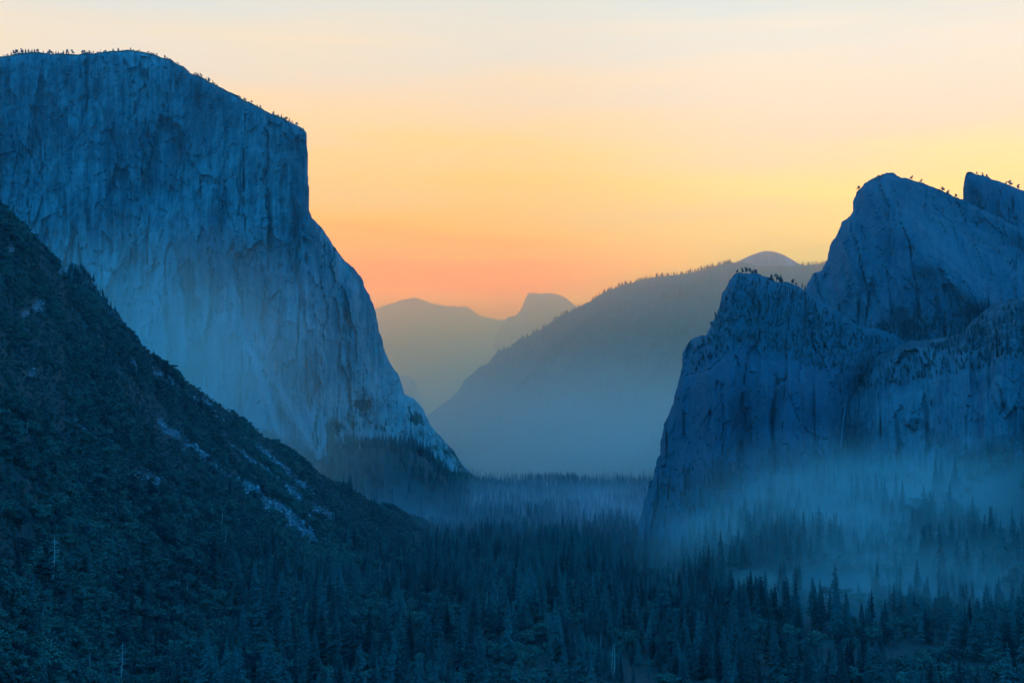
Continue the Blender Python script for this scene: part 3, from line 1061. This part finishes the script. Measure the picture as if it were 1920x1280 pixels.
# broadleaf: lower left woods, spur brush, a sprinkle on the floor
for (n, d0, d1, a0, a1, hl, hh, mode) in ((5200, 640, 1900, -250, 1050, 11, 19, 'w'), (100000, 800, 3000, -250, 840, 4.5, 11, 's'), (5000, 900, 2600, 700, 2150, 10, 20, 'f')):
    X, Y, a = scatter(n, d0, d1, a0, a1, 1.0)
    sp_, t = is_spur(X, Y)
    px_, py_ = proj(np.stack([X, Y, ground_z(X, Y)], -1))
    tl = mst_talus(px_, py_)
    cl = fbm(X / 60, Y / 60, oct=3, seed=105)
    if mode == 's':
        keep = sp_ & (rng.random(n) > tl * 1.9) & (cl > -0.6)
    elif mode == 'w':
        keep = (t < 0.55) & (rng.random(n) < np.interp(a, [0, 650, 1050], [1, 0.55, 0.15])) & (rng.random(n) > tl * 1.6)
    else:
        keep = (cl > 0.05) & (rng.random(n) > meadow(X, Y))
    Z = ground_z(X, Y)
    hgt = rng.uniform(hl, hh, n)
    if mode == 's':
        hgt = hgt * np.interp(t, [0, 0.3, 1], [1.35, 1.0, 0.85]) * (1 + 0.7 * np.clip(fbm(X / 45, Y / 70, oct=2, seed=109) * 2, -0.7, 1))
    P_oak.append(np.stack([X, Y, Z - (hgt * 0.18 if mode == 's' else 0), hgt, rng.uniform(0, 6.28, n), rng.uniform(0.85, 1.3, n)], -1)[keep])
P_oak = np.concatenate(P_oak)


# trees on the mountains' aprons and ledges
def relief_trees(surf, poly, n, hl, hh, prob=None):
    P = np.asarray(poly, float)
    x = rng.uniform(P[:, 0].min(), P[:, 0].max(), n)
    y = rng.uniform(P[:, 1].min(), P[:, 1].max(), n)
    m = inpoly(x, y, poly)
    if prob is not None:
        m &= rng.random(n) < prob(x, y)
    x, y = x[m], y[m]
    W_ = surf(x, y)
    h = rng.uniform(hl, hh, len(x))
    return np.concatenate([W_, np.stack([h, rng.uniform(0, 6.28, len(x)), rng.uniform(0.9, 1.5, len(x))], -1)], 1)


R = []
R.append(relief_trees(mono_s, [(612, 770), (650, 742), (700, 745), (760, 800), (850, 860), (900, 930), (620, 930)], 1500, 13, 24, lambda x, y: mono_veg(x, y) ** 2))
R.append(relief_trees(mono_s, [(380, 780), (460, 800), (600, 868), (620, 880), (620, 930), (380, 900)], 700, 12, 22))
R.append(relief_trees(lw_s, [(1290, 650), (1330, 630), (1360, 560), (1385, 520), (1500, 545), (1610, 618), (1680, 640), (1640, 700), (1520, 690), (1400, 640), (1300, 700)], 2200, 5, 11))
R.append(relief_trees(lw_s, [(1235, 860), (1300, 760), (1420, 780), (1600, 860), (1600, 980), (1220, 980)], 1300, 8, 16, lambda x, y: 0.06 + 0.94 * smooth(860, 930, y)))
R.append(relief_trees(rw_s, [(1600, 735), (1640, 690), (1763, 640), (1840, 595), (1990, 540), (2000, 660), (1800, 700), (1640, 730)], 1800, 6, 13))
R.append(relief_trees(rw_s, [(1500, 880), (1700, 870), (2000, 850), (2100, 1000), (1500, 1000)], 1700, 10, 20, lambda x, y: smooth(850, 950, y)))
R.append(relief_trees(up_s, [(1720, 345), (1810, 380), (1960, 470), (1960, 540), (1850, 480), (1740, 420)], 700, 7, 13, lambda x, y: 0.5 + 0 * x))
R.append(relief_trees(up_s, [(1620, 618), (1700, 600), (1800, 590), (1850, 600), (1780, 640), (1640, 640)], 500, 7, 14))
R.append(relief_trees(kn_s, [(128, 500), (157, 503), (235, 610), (128, 610)], 500, 6, 12))
P_rel = np.concatenate(R)

# crest line of the far ridge
def crest_trees(line, surf, x0, x1, n, hl, hh, back=10):
    x = np.sort(rng.uniform(x0, x1, n))
    L = np.asarray(line)
    o_ = np.argsort(L[:, 0], kind='stable')
    y = np.interp(x, L[o_, 0], L[o_, 1]) + 0.8
    W_ = surf(x, y)
    k = 1 + back / W_[:, 1]
    W_ = np.stack([W_[:, 0] * k, W_[:, 1] * k, CAMZ + (W_[:, 2] - CAMZ) * k - 0.6], -1)
    h = rng.uniform(hl, hh, n)
    return np.concatenate([W_, np.stack([h, rng.uniform(0, 6.28, n), rng.uniform(0.9, 1.6, n)], -1)], 1)


P_ridge = np.concatenate([crest_trees(rd_line, rd_s, 930, 1400, 230, 9, 27), crest_trees(rd_line, rd_s, 1130, 1370, 90, 16, 34), crest_trees(rd_line, rd_s, 1495, 1560, 34, 14, 34),
                          crest_trees(far_line, far_s, 830, 950, 50, 8, 18)])

# ---- the individuals: the trees that show largest in the photograph
def pick_largest(P, n, ymin=0):
    top = P[:, :3].copy()
    top[:, 2] += P[:, 3]
    bx, by = proj(P[:, :3])
    tx, ty = proj(top)
    ok = (tx > 8) & (tx < 1912) & (ty < 1268) & (P[:, 2] > -30)
    size = np.where(ok, P[:, 3] / P[:, 1], -1)
    idx = np.argsort(-size)[:n]
    return idx, tx, ty


XW = [(110, 'at the left edge'), (200, 'by the small dead tree'), (300, 'right of the twiggy snag'), (420, 'below the two pale poles'), (540, 'below the talus foot'),
      (680, 'left of the leaning snag'), (800, 'right of the leaning snag'), (920, 'near the pale pole'), (1050, 'right of the pale pole'), (1180, 'around the pale trunk trio'),
      (1320, 'right of the pale trunk trio'), (1440, 'below the pale clearing'), (1560, 'right of the clearing'), (1700, 'under the drifting smoke'), (1820, 'right of the drifting smoke'), (9999, 'at the right edge')]
YW = [(1020, 'in the farther woods'), (1100, 'in the upper rows'), (1150, 'in the middle rows'), (1200, 'in the lower rows'), (9999, 'along the bottom edge')]


def zone_words(x, y):
    return next(w_ for (v_, w_) in XW if x < v_), next(w_ for (v_, w_) in YW if y < v_)


CS = ['dense pointed', 'ragged gappy', 'broad full skirted', 'slim bare trunked']
ci, tx, ty = pick_largest(P_con, 300)
for j in ci:
    p = P_con[j]
    h, v = zone_words(tx[j], ty[j])
    size = 'very tall' if p[3] > 44 else 'tall' if p[3] > 36 else 'medium' if p[3] > 28 else 'short'
    k = int(j) % 4
    place_tree('conifer', 'conifer', k, p, p[3], p[4], f'{size} {CS[k]} conifer {v}, {h}', 'tree', f'conifers {v}, {h}', p[5])
oi, tx, ty = pick_largest(P_oak, 300)
OS = ['domed', 'spreading', 'lumpy', 'uneven']
for j in oi:
    p = P_oak[j]
    h, v = zone_words(tx[j], ty[j])
    size = 'big' if p[3] > 17 else 'middling' if p[3] > 14 else 'small'
    wd_ = 'wide' if p[5] > 1.1 else 'narrow'
    k = int(j) % 4
    place_tree('broadleaf_tree', 'broadleaf', k, p, p[3], p[4], f'{size} {wd_} {OS[k]} leafy tree {v}, {h}', 'tree', f'leafy trees {v}, {h}', p[5])
mask = np.ones(len(P_con), bool)
mask[ci] = False
P_con_rest = P_con[mask]
mask = np.ones(len(P_oak), bool)
mask[oi] = False
P_oak_rest = P_oak[mask]

# ---- rim trees of the monolith (each its own thing)
rim = np.concatenate([crest_trees(mono_line, mono_s, 2, 572, 330, 4, 20, 4), crest_trees(mono_line, mono_s, 2, 572, 150, 5, 17, 32)])
rim[:, 3] = 4 + (rim[:, 3] - 4) * rng.random(len(rim)) ** 0.9
rx_, _ = proj(rim[:, :3])
rim = rim[(fbm(rx_ / 16, rx_ * 0 + 2.2, oct=3, seed=141) > -0.26) & (rng.random(len(rim)) < 0.85)]
x_r, _ = proj(rim[:, :3])
rim_h = np.where(x_r < 170, 1.05, np.where(x_r > 300, 0.9, 0.65))
RIMW = [(60, 'at the far left end of the rim'), (125, 'on the level rim over the left slope'), (185, 'on the level rim before the summit hump'), (245, 'on the summit hump'),
        (300, 'just right of the summit hump'), (350, 'where the rim starts to drop'), (400, 'high on the dropping rim'), (450, 'midway down the dropping rim'), (510, 'low on the dropping rim'), (999, 'above the vertical nose')]
for j, p in enumerate(rim):
    wh = next(w_ for (x_, w_) in RIMW if x_r[j] < x_)
    pin = rng.random() < 0.6
    hh_ = p[3] * rim_h[j]
    sz = 'larger' if hh_ > 14 else 'small' if hh_ > 8 else 'tiny'
    place_tree('rim_pine', 'pine' if pin else 'conifer', int(rng.integers(0, 12)), p, hh_, p[4],
               f"{sz} {'round topped' if pin else 'pointed'} pine {wh} of the monolith", 'tree', f'pines silhouetted {wh} of the monolith', 1.35 if pin else 1.1)


def tree_at(surf, px, py, hpx, kind, k, label, name='rim_pine', w=1.3, group=None, back=3):
    hpx = hpx * 1.35
    W_ = surf(np.array([px]), np.array([py]))[0]
    h = hpx / FPX * W_[1]
    return place_tree(name, kind, k, (W_[0], W_[1] + back, W_[2] - h * 0.06), h, random.uniform(0, 6), label, 'tree', group, w)


for j, (x, y, h) in enumerate([(1384, 514, 8), (1392, 512, 9), (1400, 513, 11), (1406, 513, 10), (1414, 514, 8), (1418, 516, 10), (1425, 519, 5)]):
    tree_at(lw_s, x, y, h, 'pine', j, 'small pine clustered on the very top of the dark cliff summit', group='pines clustered on the dark cliff summit', w=1.4)
tree_at(lw_s, 1447, 526, 11, 'conifer', 2, 'first lone pine right of the summit cluster on the dark cliff', w=2.4)
tree_at(lw_s, 1456, 528, 13, 'pine', 1, 'thicker middle pine of the three standing on the dark cliff shoulder', w=1.7)
tree_at(lw_s, 1465, 529, 12, 'conifer', 0, 'third pine of the three standing on the dark cliff shoulder', w=2.4)
tree_at(lw_s, 1487, 533, 9, 'pine', 2, 'round pine alone lower down the dark cliff shoulder', w=1.6)
tree_at(lw_s, 1493, 536, 6, 'pine', 0, 'very small pine beside the round pine on the dark cliff shoulder', w=1.4)
tree_at(lw_s, 1505, 541, 10, 'conifer', 3, 'thin pine at the notch where the dark cliff meets the granite peak', w=1.6)
tree_at(lw_s, 1510, 546, 12, 'conifer', 1, 'thin taller pine in the notch touching the granite peak', w=1.2)
tree_at(lw_s, 1342, 600, 13, 'pine', 1, 'pine leaning out of the steep left edge of the dark cliff', w=1.0)
tree_at(lw_s, 1334, 613, 10, 'pine', 2, 'small pine lower on the steep left edge of the dark cliff', w=1.0)
for (x, y, h, lab) in [(1611, 357, 8, 'small pine clinging to the left shoulder of the granite peak'), (1648, 334, 6, 'low bushy pine just left of the granite peak top'),
                       (1711, 337, 7, 'flat wide pine on the right shoulder of the granite peak'), (1729, 342, 6, 'bushy pine farther down the right shoulder of the granite peak'),
                       (1767, 360, 9, 'upright pine on the descending crest of the granite peak'), (1778, 365, 8, 'round pine on the crest before the notch'),
                       (1793, 371, 7, 'last pine on the crest just left of the notch')]:
    tree_at(up_s, x, y, h, 'pine', int(x) % 3, lab, w=1.7)
for (x, y, h, lab) in [(1833, 328, 6, 'tiny pine on top of the wedge shaped summit'), (1843, 331, 7, 'pine near the top of the wedge shaped summit'), (1851, 334, 7, 'low bushy pine on the wedge shaped summit crest'),
                       (1888, 346, 6, 'small pine halfway down the wedge shaped crest'), (1894, 350, 11, 'tallest pine on the wedge shaped crest'), (1910, 356, 10, 'wide round pine at the right end of the crest')]:
    tree_at(sp_s, x, y, h, 'pine', int(x) % 3, lab, w=1.4)

# ---- conspicuous trees of the valley
for (x, yb, hpx, k, w, lab) in [(656, 926, 40, 2, 1.5, 'lone pointed conifer standing on the low end of the left slope crest'),
                                (288, 674, 17, 2, 1.3, 'small pointed conifer alone on the left slope skyline'),
                                (136, 524, 26, 0, 1.4, 'dark conifer at the left end of the wooded knob'),
                                (1372, 1128, 60, 2, 1.2, 'tall full conifer silhouetted in front of the pale misty clearing'),
                                (1385, 1128, 46, 2, 1.1, 'shorter conifer beside the tall one before the misty clearing'),
                                (1342, 1128, 44, 0, 1.1, 'narrow conifer left of the tall one before the misty clearing'),
                                (1424, 1130, 52, 2, 1.5, 'broad conifer right of the pale misty clearing'),
                                (1412, 1130, 34, 0, 1.2, 'low conifer touching the broad one right of the clearing')]:
    p = ground_hit(x, yb)
    place_tree('conifer', 'conifer', k, p, hpx / FPX * p[1], x % 6, lab, 'tree', None, w)


# ---- dead standing trees
def snag_mesh(r, branches, tall=1.0, bend=0.02):
    path = [(0, 0, -0.03), (bend * 0.3, 0, 0.3), (bend, 0.004, 0.65), (bend * 0.6, -0.004, tall)]
    tr_ = join_tubes('dead_trunk', [tube(path, [0.013, 0.010, 0.0065, 0.0022], 6)], DEADW)
    tb = []
    for i in range(branches):
        z = r.uniform(0.18, 0.96)
        a = r.uniform(0, 6.28)
        L = 0.17 * (1.12 - z) * r.uniform(0.5, 1.3) + 0.02
        x0 = np.interp(z, [0, 0.65, 1], [0, bend, bend * 0.6])
        p0 = np.array([x0, 0, z])
        d = np.array([math.cos(a), math.sin(a), r.uniform(-0.55, 0.15)])
        p1 = p0 + d * L * 0.6
        p2 = p1 + (d + np.array([0, 0, r.uniform(-0.3, 0.6)])) * L * 0.4
        tb.append(tube([p0, p1, p2], [0.0032, 0.0022, 0.001], 3))
        tb.append(tube([p1, p1 + (d + r.normal(size=3) * 0.6) * L * 0.35], [0.0018, 0.0009], 3))
    return tr_, tb


r = np.random.default_rng(21)
snags = [(350, 1118, 34, 8, 1.1, 0.04, 'grey snag with stubs among the oaks left of centre'),
         (540, 1190, 44, 10, 1.1, -0.03, 'thin grey snag with short branches at lower left of centre'),
         (612, 1236, 38, 4, 1.1, 0.06, 'slim bare snag leaning slightly near the bottom'),
         (806, 1120, 26, 5, 1.1, 0.0, 'small pale snag between the leaning snag and the pole'),
         (1010, 1108, 24, 3, 1.1, 0.05, 'little bare snag in the middle rows of the forest'),
         (1236, 1170, 30, 8, 1.2, -0.04, 'grey twiggy snag left of the misty clearing'),
         (1560, 1196, 26, 4, 1.2, 0.05, 'small grey snag below the drifting smoke'),(98, 1112, 106, 46, 1.3, 0.0, 'tall bleached dead tree with broken side branches on the far left slope'),
         (225, 1300, 92, 60, 1.2, 0.02, 'bleached dead tree covered in short twigs at the bottom left edge'),
         (165, 1296, 70, 34, 1.1, 0.02, 'smaller bleached dead tree left of the twiggy one at the bottom edge'),
         (415, 992, 36, 0, 1.6, 0.03, 'upper bare pole of the two pale poles on the left slope'),
         (421, 1030, 42, 0, 1.6, 0.04, 'lower bare pole of the two pale poles on the left slope'),
         (277, 986, 34, 6, 1.2, 0.06, 'thin pale leaning snag among brush on the left slope'),
         (428, 1066, 30, 3, 1.2, 0.08, 'short grey snag beneath the two pale poles'),
         (459, 1046, 18, 3, 1.3, -0.04, 'stubby pale snag to the right of the two poles'),
         (299, 1092, 16, 6, 1.6, 0.0, 'tiny white broken stump with splayed limbs among the oaks'),
         (703, 1112, 56, 2, 1.2, 0.16, 'pale snag leaning clearly to the right in mid forest'),
         (728, 1074, 26, 2, 1.0, 0.1, 'short thin snag up right of the leaning one'),
         (911, 1160, 50, 0, 1.2, 0.03, 'straight pale pole in the middle of the forest'),
         (932, 1158, 42, 0, 0.9, 0.0, 'fainter thin pole right of the straight pale pole'),
         (882, 1196, 40, 6, 1.3, 0.1, 'pale snag with stubs leaning right near bottom centre'),
         (1124, 1236, 50, 4, 1.1, 0.05, 'slim pale snag left of the pale trunk trio'),
         (1145, 1272, 62, 0, 1.4, 0.05, 'left trunk of the three bare pale trunks at the bottom'),
         (1152, 1274, 66, 0, 1.5, -0.03, 'middle trunk of the three bare pale trunks at the bottom'),
         (1142, 1256, 46, 3, 1.2, 0.0, 'reddish grey trunk at the back of the pale trunk trio'),
         (1457, 1152, 44, 26, 2.0, 0.02, 'pale dead tree full of twigs at the edge of the mist'),
         (1470, 1140, 24, 8, 1.2, 0.0, 'small grey snag just right of the twiggy one in the mist'),
         (1328, 1236, 20, 6, 1.8, 0.0, 'short pale broken snag at lower right of the valley'),
         (1303, 1220, 24, 4, 1.2, 0.03, 'thin short snag left of the broken one at lower right'),
         (1578, 1250, 40, 4, 1.1, -0.08, 'slightly curved pale snag at the lower right'),
         (1646, 1244, 26, 3, 1.1, 0.04, 'faint thin snag right of the curved one at the lower right'),
         (1715, 1120, 30, 3, 1.2, 0.0, 'ghostly pale snag half lost in the mist'),
         (50, 800 + 20, 34, 4, 1.0, 0.03, 'thin pale snag high up on the left slope'),
         (128, 748, 22, 4, 1.1, 0.16, 'little white snag leaning by the pale rock streak on the left slope')]
for (x, yb, hpx, nb_, w, lean, lab) in snags:
    p = ground_hit(x, yb, 500)
    h = hpx / FPX * p[1]
    o = bpy.data.objects.new('dead_tree', None)
    col.objects.link(o)
    o.location = p
    o.scale = (h * w, h * w, h)
    o.rotation_euler = (0, lean, 0)
    tm, tb = snag_mesh(r, nb_)
    tm2 = obj('trunk', tm, o)
    if tb:
        bo = obj('branches', join_tubes('dead_branches', tb, DEADW), o)
        bo['kind'] = 'stuff'
    tag(o, lab, 'dead tree')


# ------------------------------------------------------------------ forests as stuff: instances on points
def gn_forest(name, P, pairs, label, seed=0, tilt=0.03):
    me = mesh_np(name, P[:, :3], np.zeros((0, 4), int))
    set_attr(me, 'hgt', P[:, 3])
    set_attr(me, 'rz', P[:, 4])
    set_attr(me, 'wid', P[:, 5])
    o = obj(name, me)
    g = bpy.data.node_groups.new(name, 'GeometryNodeTree')
    g.interface.new_socket('Geometry', in_out='INPUT', socket_type='NodeSocketGeometry')
    g.interface.new_socket('Geometry', in_out='OUTPUT', socket_type='NodeSocketGeometry')
    gi = g.nodes.new('NodeGroupInput')
    go = g.nodes.new('NodeGroupOutput')
    allj = g.nodes.new('GeometryNodeJoinGeometry')
    for objs in pairs:
        j = g.nodes.new('GeometryNodeJoinGeometry')
        for ob in objs:
            inf = g.nodes.new('GeometryNodeObjectInfo')
            inf.transform_space = 'ORIGINAL'
            inf.inputs['Object'].default_value = ob
            inf.inputs['As Instance'].default_value = False
            g.links.new(inf.outputs['Geometry'], j.inputs[0])
        gt = g.nodes.new('GeometryNodeGeometryToInstance')
        g.links.new(j.outputs[0], gt.inputs[0])
        g.links.new(gt.outputs[0], allj.inputs[0])
    iop = g.nodes.new('GeometryNodeInstanceOnPoints')
    m2p = g.nodes.new('GeometryNodeMeshToPoints')
    g.links.new(gi.outputs[0], m2p.inputs[0])
    g.links.new(m2p.outputs[0], iop.inputs['Points'])
    g.links.new(allj.outputs[0], iop.inputs['Instance'])
    iop.inputs['Pick Instance'].default_value = True
    ri = g.nodes.new('FunctionNodeRandomValue')
    ri.data_type = 'INT'
    ri.inputs['Min'].default_value = 0
    ri.inputs['Max'].default_value = len(pairs) - 1
    ri.inputs['Seed'].default_value = seed
    for s in ri.outputs:
        if s.type == 'INT' and s.enabled:
            g.links.new(s, iop.inputs['Instance Index'])

    def attr(n):
        a = g.nodes.new('GeometryNodeInputNamedAttribute')
        a.data_type = 'FLOAT'
        a.inputs['Name'].default_value = n
        return [s for s in a.outputs if s.enabled and s.name == 'Attribute'][0]
    h_, w_, z_ = attr('hgt'), attr('wid'), attr('rz')
    mu = g.nodes.new('ShaderNodeMath')
    mu.operation = 'MULTIPLY'
    g.links.new(h_, mu.inputs[0])
    g.links.new(w_, mu.inputs[1])
    cs = g.nodes.new('ShaderNodeCombineXYZ')
    g.links.new(mu.outputs[0], cs.inputs[0])
    g.links.new(mu.outputs[0], cs.inputs[1])
    g.links.new(h_, cs.inputs[2])
    cr = g.nodes.new('ShaderNodeCombineXYZ')
    g.links.new(z_, cr.inputs[2])
    cr.inputs[0].default_value = tilt
    g.links.new(cs.outputs[0], iop.inputs['Scale'])
    g.links.new(cr.outputs[0], iop.inputs['Rotation'])
    g.links.new(iop.outputs[0], go.inputs[0])
    md = o.modifiers.new('scatter', 'NODES')
    md.node_group = g
    tag(o, label, kind='stuff')
    return o


con_pairs = [first[('conifer', k)] for k in range(4)]
oak_pairs = [first[('broadleaf', k)] for k in range(4)]
gn_forest('conifer_forest', P_con_rest, con_pairs, 'dense dark conifer forest covering the valley floor', 1)
gn_forest('broadleaf_woods', P_oak_rest, oak_pairs, 'olive green brush and oaks covering the left slope', 2)
gn_forest('cliff_forest', P_rel, con_pairs, 'small conifers on the ledges and aprons of the cliffs', 3)
gn_forest('ridge_forest', P_ridge, con_pairs, 'tiny conifers along the crest of the hazy ridge', 4)

# ------------------------------------------------------------------ talus boulders on the left slope
def boulder(name, r):
    V = []
    phi = (1 + 5 ** 0.5) / 2
    ico = [(-1, phi, 0), (1, phi, 0), (-1, -phi, 0), (1, -phi, 0), (0, -1, phi), (0, 1, phi), (0, -1, -phi), (0, 1, -phi), (phi, 0, -1), (phi, 0, 1), (-phi, 0, -1), (-phi, 0, 1)]
    fc = [(0, 11, 5), (0, 5, 1), (0, 1, 7), (0, 7, 10), (0, 10, 11), (1, 5, 9), (5, 11, 4), (11, 10, 2), (10, 7, 6), (7, 1, 8), (3, 9, 4), (3, 4, 2), (3, 2, 6), (3, 6, 8), (3, 8, 9), (4, 9, 5), (2, 4, 11), (6, 2, 10), (8, 6, 7), (9, 8, 1)]
    for v in ico:
        k = 0.5 / 1.9 * r.uniform(0.7, 1.3)
        V.append((v[0] * k, v[1] * k * 0.9, v[2] * k * 0.7 + 0.12))
    return mesh_np(name, np.array(V), np.array(fc), STONE, False)


r = np.random.default_rng(5)
n = 200000
X, Y, a = scatter(n, 1000, 2900, 60, 760, 1.0)
px_, py_ = proj(np.stack([X, Y, ground_z(X, Y)], -1))
tl = mst_talus(px_, py_)
sp_, t = is_spur(X, Y)
kp = (rng.random(n) < tl ** 1.7 * np.where(fbm(X / 25, Y / 25, oct=2, seed=7) > -0.1, 1, 0.2)) & sp_
P_rock = np.stack([X, Y, ground_z(X, Y), rng.uniform(1.2, 3.2, n) ** 1.25, rng.uniform(0, 6.28, n), rng.uniform(0.9, 1.9, n)], -1)[kp][:9000]
bl = []
cen = ground_hit(505, 940)
for k, (x, y, s_, lab) in enumerate([(567, 985, 7, 'largest pale boulder low in the long talus streak'), (500, 936, 6, 'pale angular boulder midway down the long talus streak'),
                                     (598, 952, 7, 'yellowish pale boulder at the lower end of the right talus streak')]):
    p = ground_hit(x, y)
    o = obj('boulder', boulder('boulder', r))
    o.location = p
    o.scale = (s_, s_, s_)
    tag(o, lab, 'boulder')
    bl.append((o,))
gn_forest('talus', P_rock, bl, 'streaks of pale broken rock running down the left slope', 5, tilt=0.5)

# ------------------------------------------------------------------ waterfall: a thin veil in front of its cliff
WATER, T, b = new_mat('white_water')
geo = nn(T, 'ShaderNodeNewGeometry')
wn = noise_at(T, geo.outputs['Position'], (1 / 1.5, 1 / 1.5, 1 / 25), 4)
T.links.new(mix_n(T, wn, (0.08, 0.10, 0.11), (0.26, 0.29, 0.30)), b.inputs['Base Color'])
pts = [(1588, 738), (1586, 752), (1583, 775), (1580, 800), (1577, 830), (1573, 860), (1570, 884)]
V, F = [], []
for i, (x, y) in enumerate(pts):
    q = min(rw_s(np.array([x]), np.array([y]))[0][1], lw_s(np.array([x]), np.array([y]))[0][1]) - 6
    hw = 0.5 + 0.22 * i
    for dx, back in ((-hw, 0), (0, -2.0), (hw, 0), (0, 2.0)):
        V.append(unproj(x + dx, y, q + back))
for i in range(len(pts) - 1):
    for k in range(4):
        F.append([i * 4 + k, i * 4 + (k + 1) % 4, (i + 1) * 4 + (k + 1) % 4, (i + 1) * 4 + k])
wf = obj('waterfall', mesh_np('waterfall', np.array(V), np.array(F), WATER, True))
tag(wf, 'thin faint waterfall dropping from the hanging valley', kind='structure')


# ------------------------------------------------------------------ haze
def vol_box(name, x0, x1, y0, y1, z0, z1, dens, colr, g=0.0, absorb=(1, 1, 1), kind='stuff', label=None):
    V = [(x, y, z) for z in (z0, z1) for y in (y0, y1) for x in (x0, x1)]
    F = [(0, 2, 3, 1), (4, 5, 7, 6), (0, 1, 5, 4), (2, 6, 7, 3), (0, 4, 6, 2), (1, 3, 7, 5)]
    m = bpy.data.materials.new(name)
    m.use_nodes = True
    T = m.node_tree
    T.nodes.clear()
    out = nn(T, 'ShaderNodeOutputMaterial')
    v = nn(T, 'ShaderNodeVolumePrincipled')
    v.inputs['Color'].default_value = (*colr, 1)
    v.inputs['Absorption Color'].default_value = (*absorb, 1)
    v.inputs['Density'].default_value = dens
    v.inputs['Anisotropy'].default_value = g
    T.links.new(v.outputs[0], out.inputs['Volume'])
    o = obj(name, mesh_np(name, np.array(V, float), np.array(F), m))
    tag(o, label, kind=kind)
    return o


vol_box('haze', -17000, 17000, -9000, 26000, -47, 1660, HAZE_DENS, HAZE_COL, 0.6, label='thin blue morning haze filling the whole valley')
vol_box('distant_smoke', -12000, 12000, 5000, 16800, -46, 1610, SMOKE_DENS, SMOKE_COL, 0.82, (1.0, 0.42, 0.10), label='warm smoky air filling the far end of the valley')



def mist_bank(name, c, rad, dens, colr, label, nsc, thr=0.42, g=0.65):
    """an ellipsoid of mist that thins out to nothing at its skin"""
    V, F = [], []
    nu, nv = 24, 12
    for j in range(nv + 1):
        ph = math.pi * j / nv
        for i in range(nu):
            a_ = 2 * math.pi * i / nu
            V.append((math.sin(ph) * math.cos(a_), math.sin(ph) * math.sin(a_), math.cos(ph)))
    for j in range(nv):
        for i in range(nu):
            F.append([j * nu + i, (j + 1) * nu + i, (j + 1) * nu + (i + 1) % nu, j * nu + (i + 1) % nu])
    m = bpy.data.materials.new(name)
    m.use_nodes = True
    T = m.node_tree
    T.nodes.clear()
    out = nn(T, 'ShaderNodeOutputMaterial')
    v = nn(T, 'ShaderNodeVolumePrincipled')
    v.inputs['Color'].default_value = (*colr, 1)
    v.inputs['Absorption Color'].default_value = (1, 1, 1, 1)
    v.inputs['Anisotropy'].default_value = g
    tcn = nn(T, 'ShaderNodeTexCoord')
    ln = nn(T, 'ShaderNodeVectorMath', operation='LENGTH')
    T.links.new(tcn.outputs['Object'], ln.inputs[0])
    fall = nn(T, 'ShaderNodeMapRange', interpolation_type='SMOOTHSTEP')
    T.links.new(ln.outputs['Value'], fall.inputs[0])
    fall.inputs[1].default_value = 1.0
    fall.inputs[2].default_value = 0.1
    n1 = noise_at(T, tcn.outputs['Object'], nsc, 3, 0.6, 0.4)
    n1 = math_n(T, 'MULTIPLY_ADD', n1, 2.0, c=-2.0 * thr, clamp=True)
    T.links.new(math_n(T, 'MULTIPLY', math_n(T, 'MULTIPLY', fall.outputs[0], n1), dens), v.inputs['Density'])
    T.links.new(v.outputs[0], out.inputs['Volume'])
    o = obj(name, mesh_np(name, np.array(V), np.array(F), m))
    o.location = c
    o.scale = rad
    tag(o, label, kind='stuff')
    return o


def at_px(px, py, D):
    return tuple(unproj(px, py, D).tolist())


mist_bank('mist_bank', at_px(240, 790, 3150), (680, 400, 500), 0.0062, (0.98, 0.82, 0.55), 'pale mist hanging between the left slope and the granite monolith', (0.9, 0.9, 1.3), 0.25)
mist_bank('mist_bank', at_px(1690, 1020, 1960), (420, 420, 180), 0.0075, (0.94, 0.86, 0.68), 'pale smoke drifting over the forest below the right cliffs', (1.5, 1.5, 1.8), 0.27, 0.15)
mist_bank('mist_bank', at_px(1760, 1110, 1640), (290, 220, 80), 0.009, (0.94, 0.86, 0.68), 'smoke patch among the trees at the right edge', (1.6, 1.6, 1.8), 0.30, 0.15)
mist_bank('mist_bank', at_px(1050, 840, 5300), (1900, 900, 480), 0.0017, (0.98, 0.90, 0.84), 'low mist lying across the far valley floor', (1.2, 1.2, 1.0), 0.2, 0.6)
mist_bank('mist_bank', (150, 3700, 20), (1300, 1500, 110), 0.0016, (0.85, 0.88, 0.85), 'thin mist threading between the rows of trees in mid valley', (5, 5, 1.0), 0.30, 0.2)
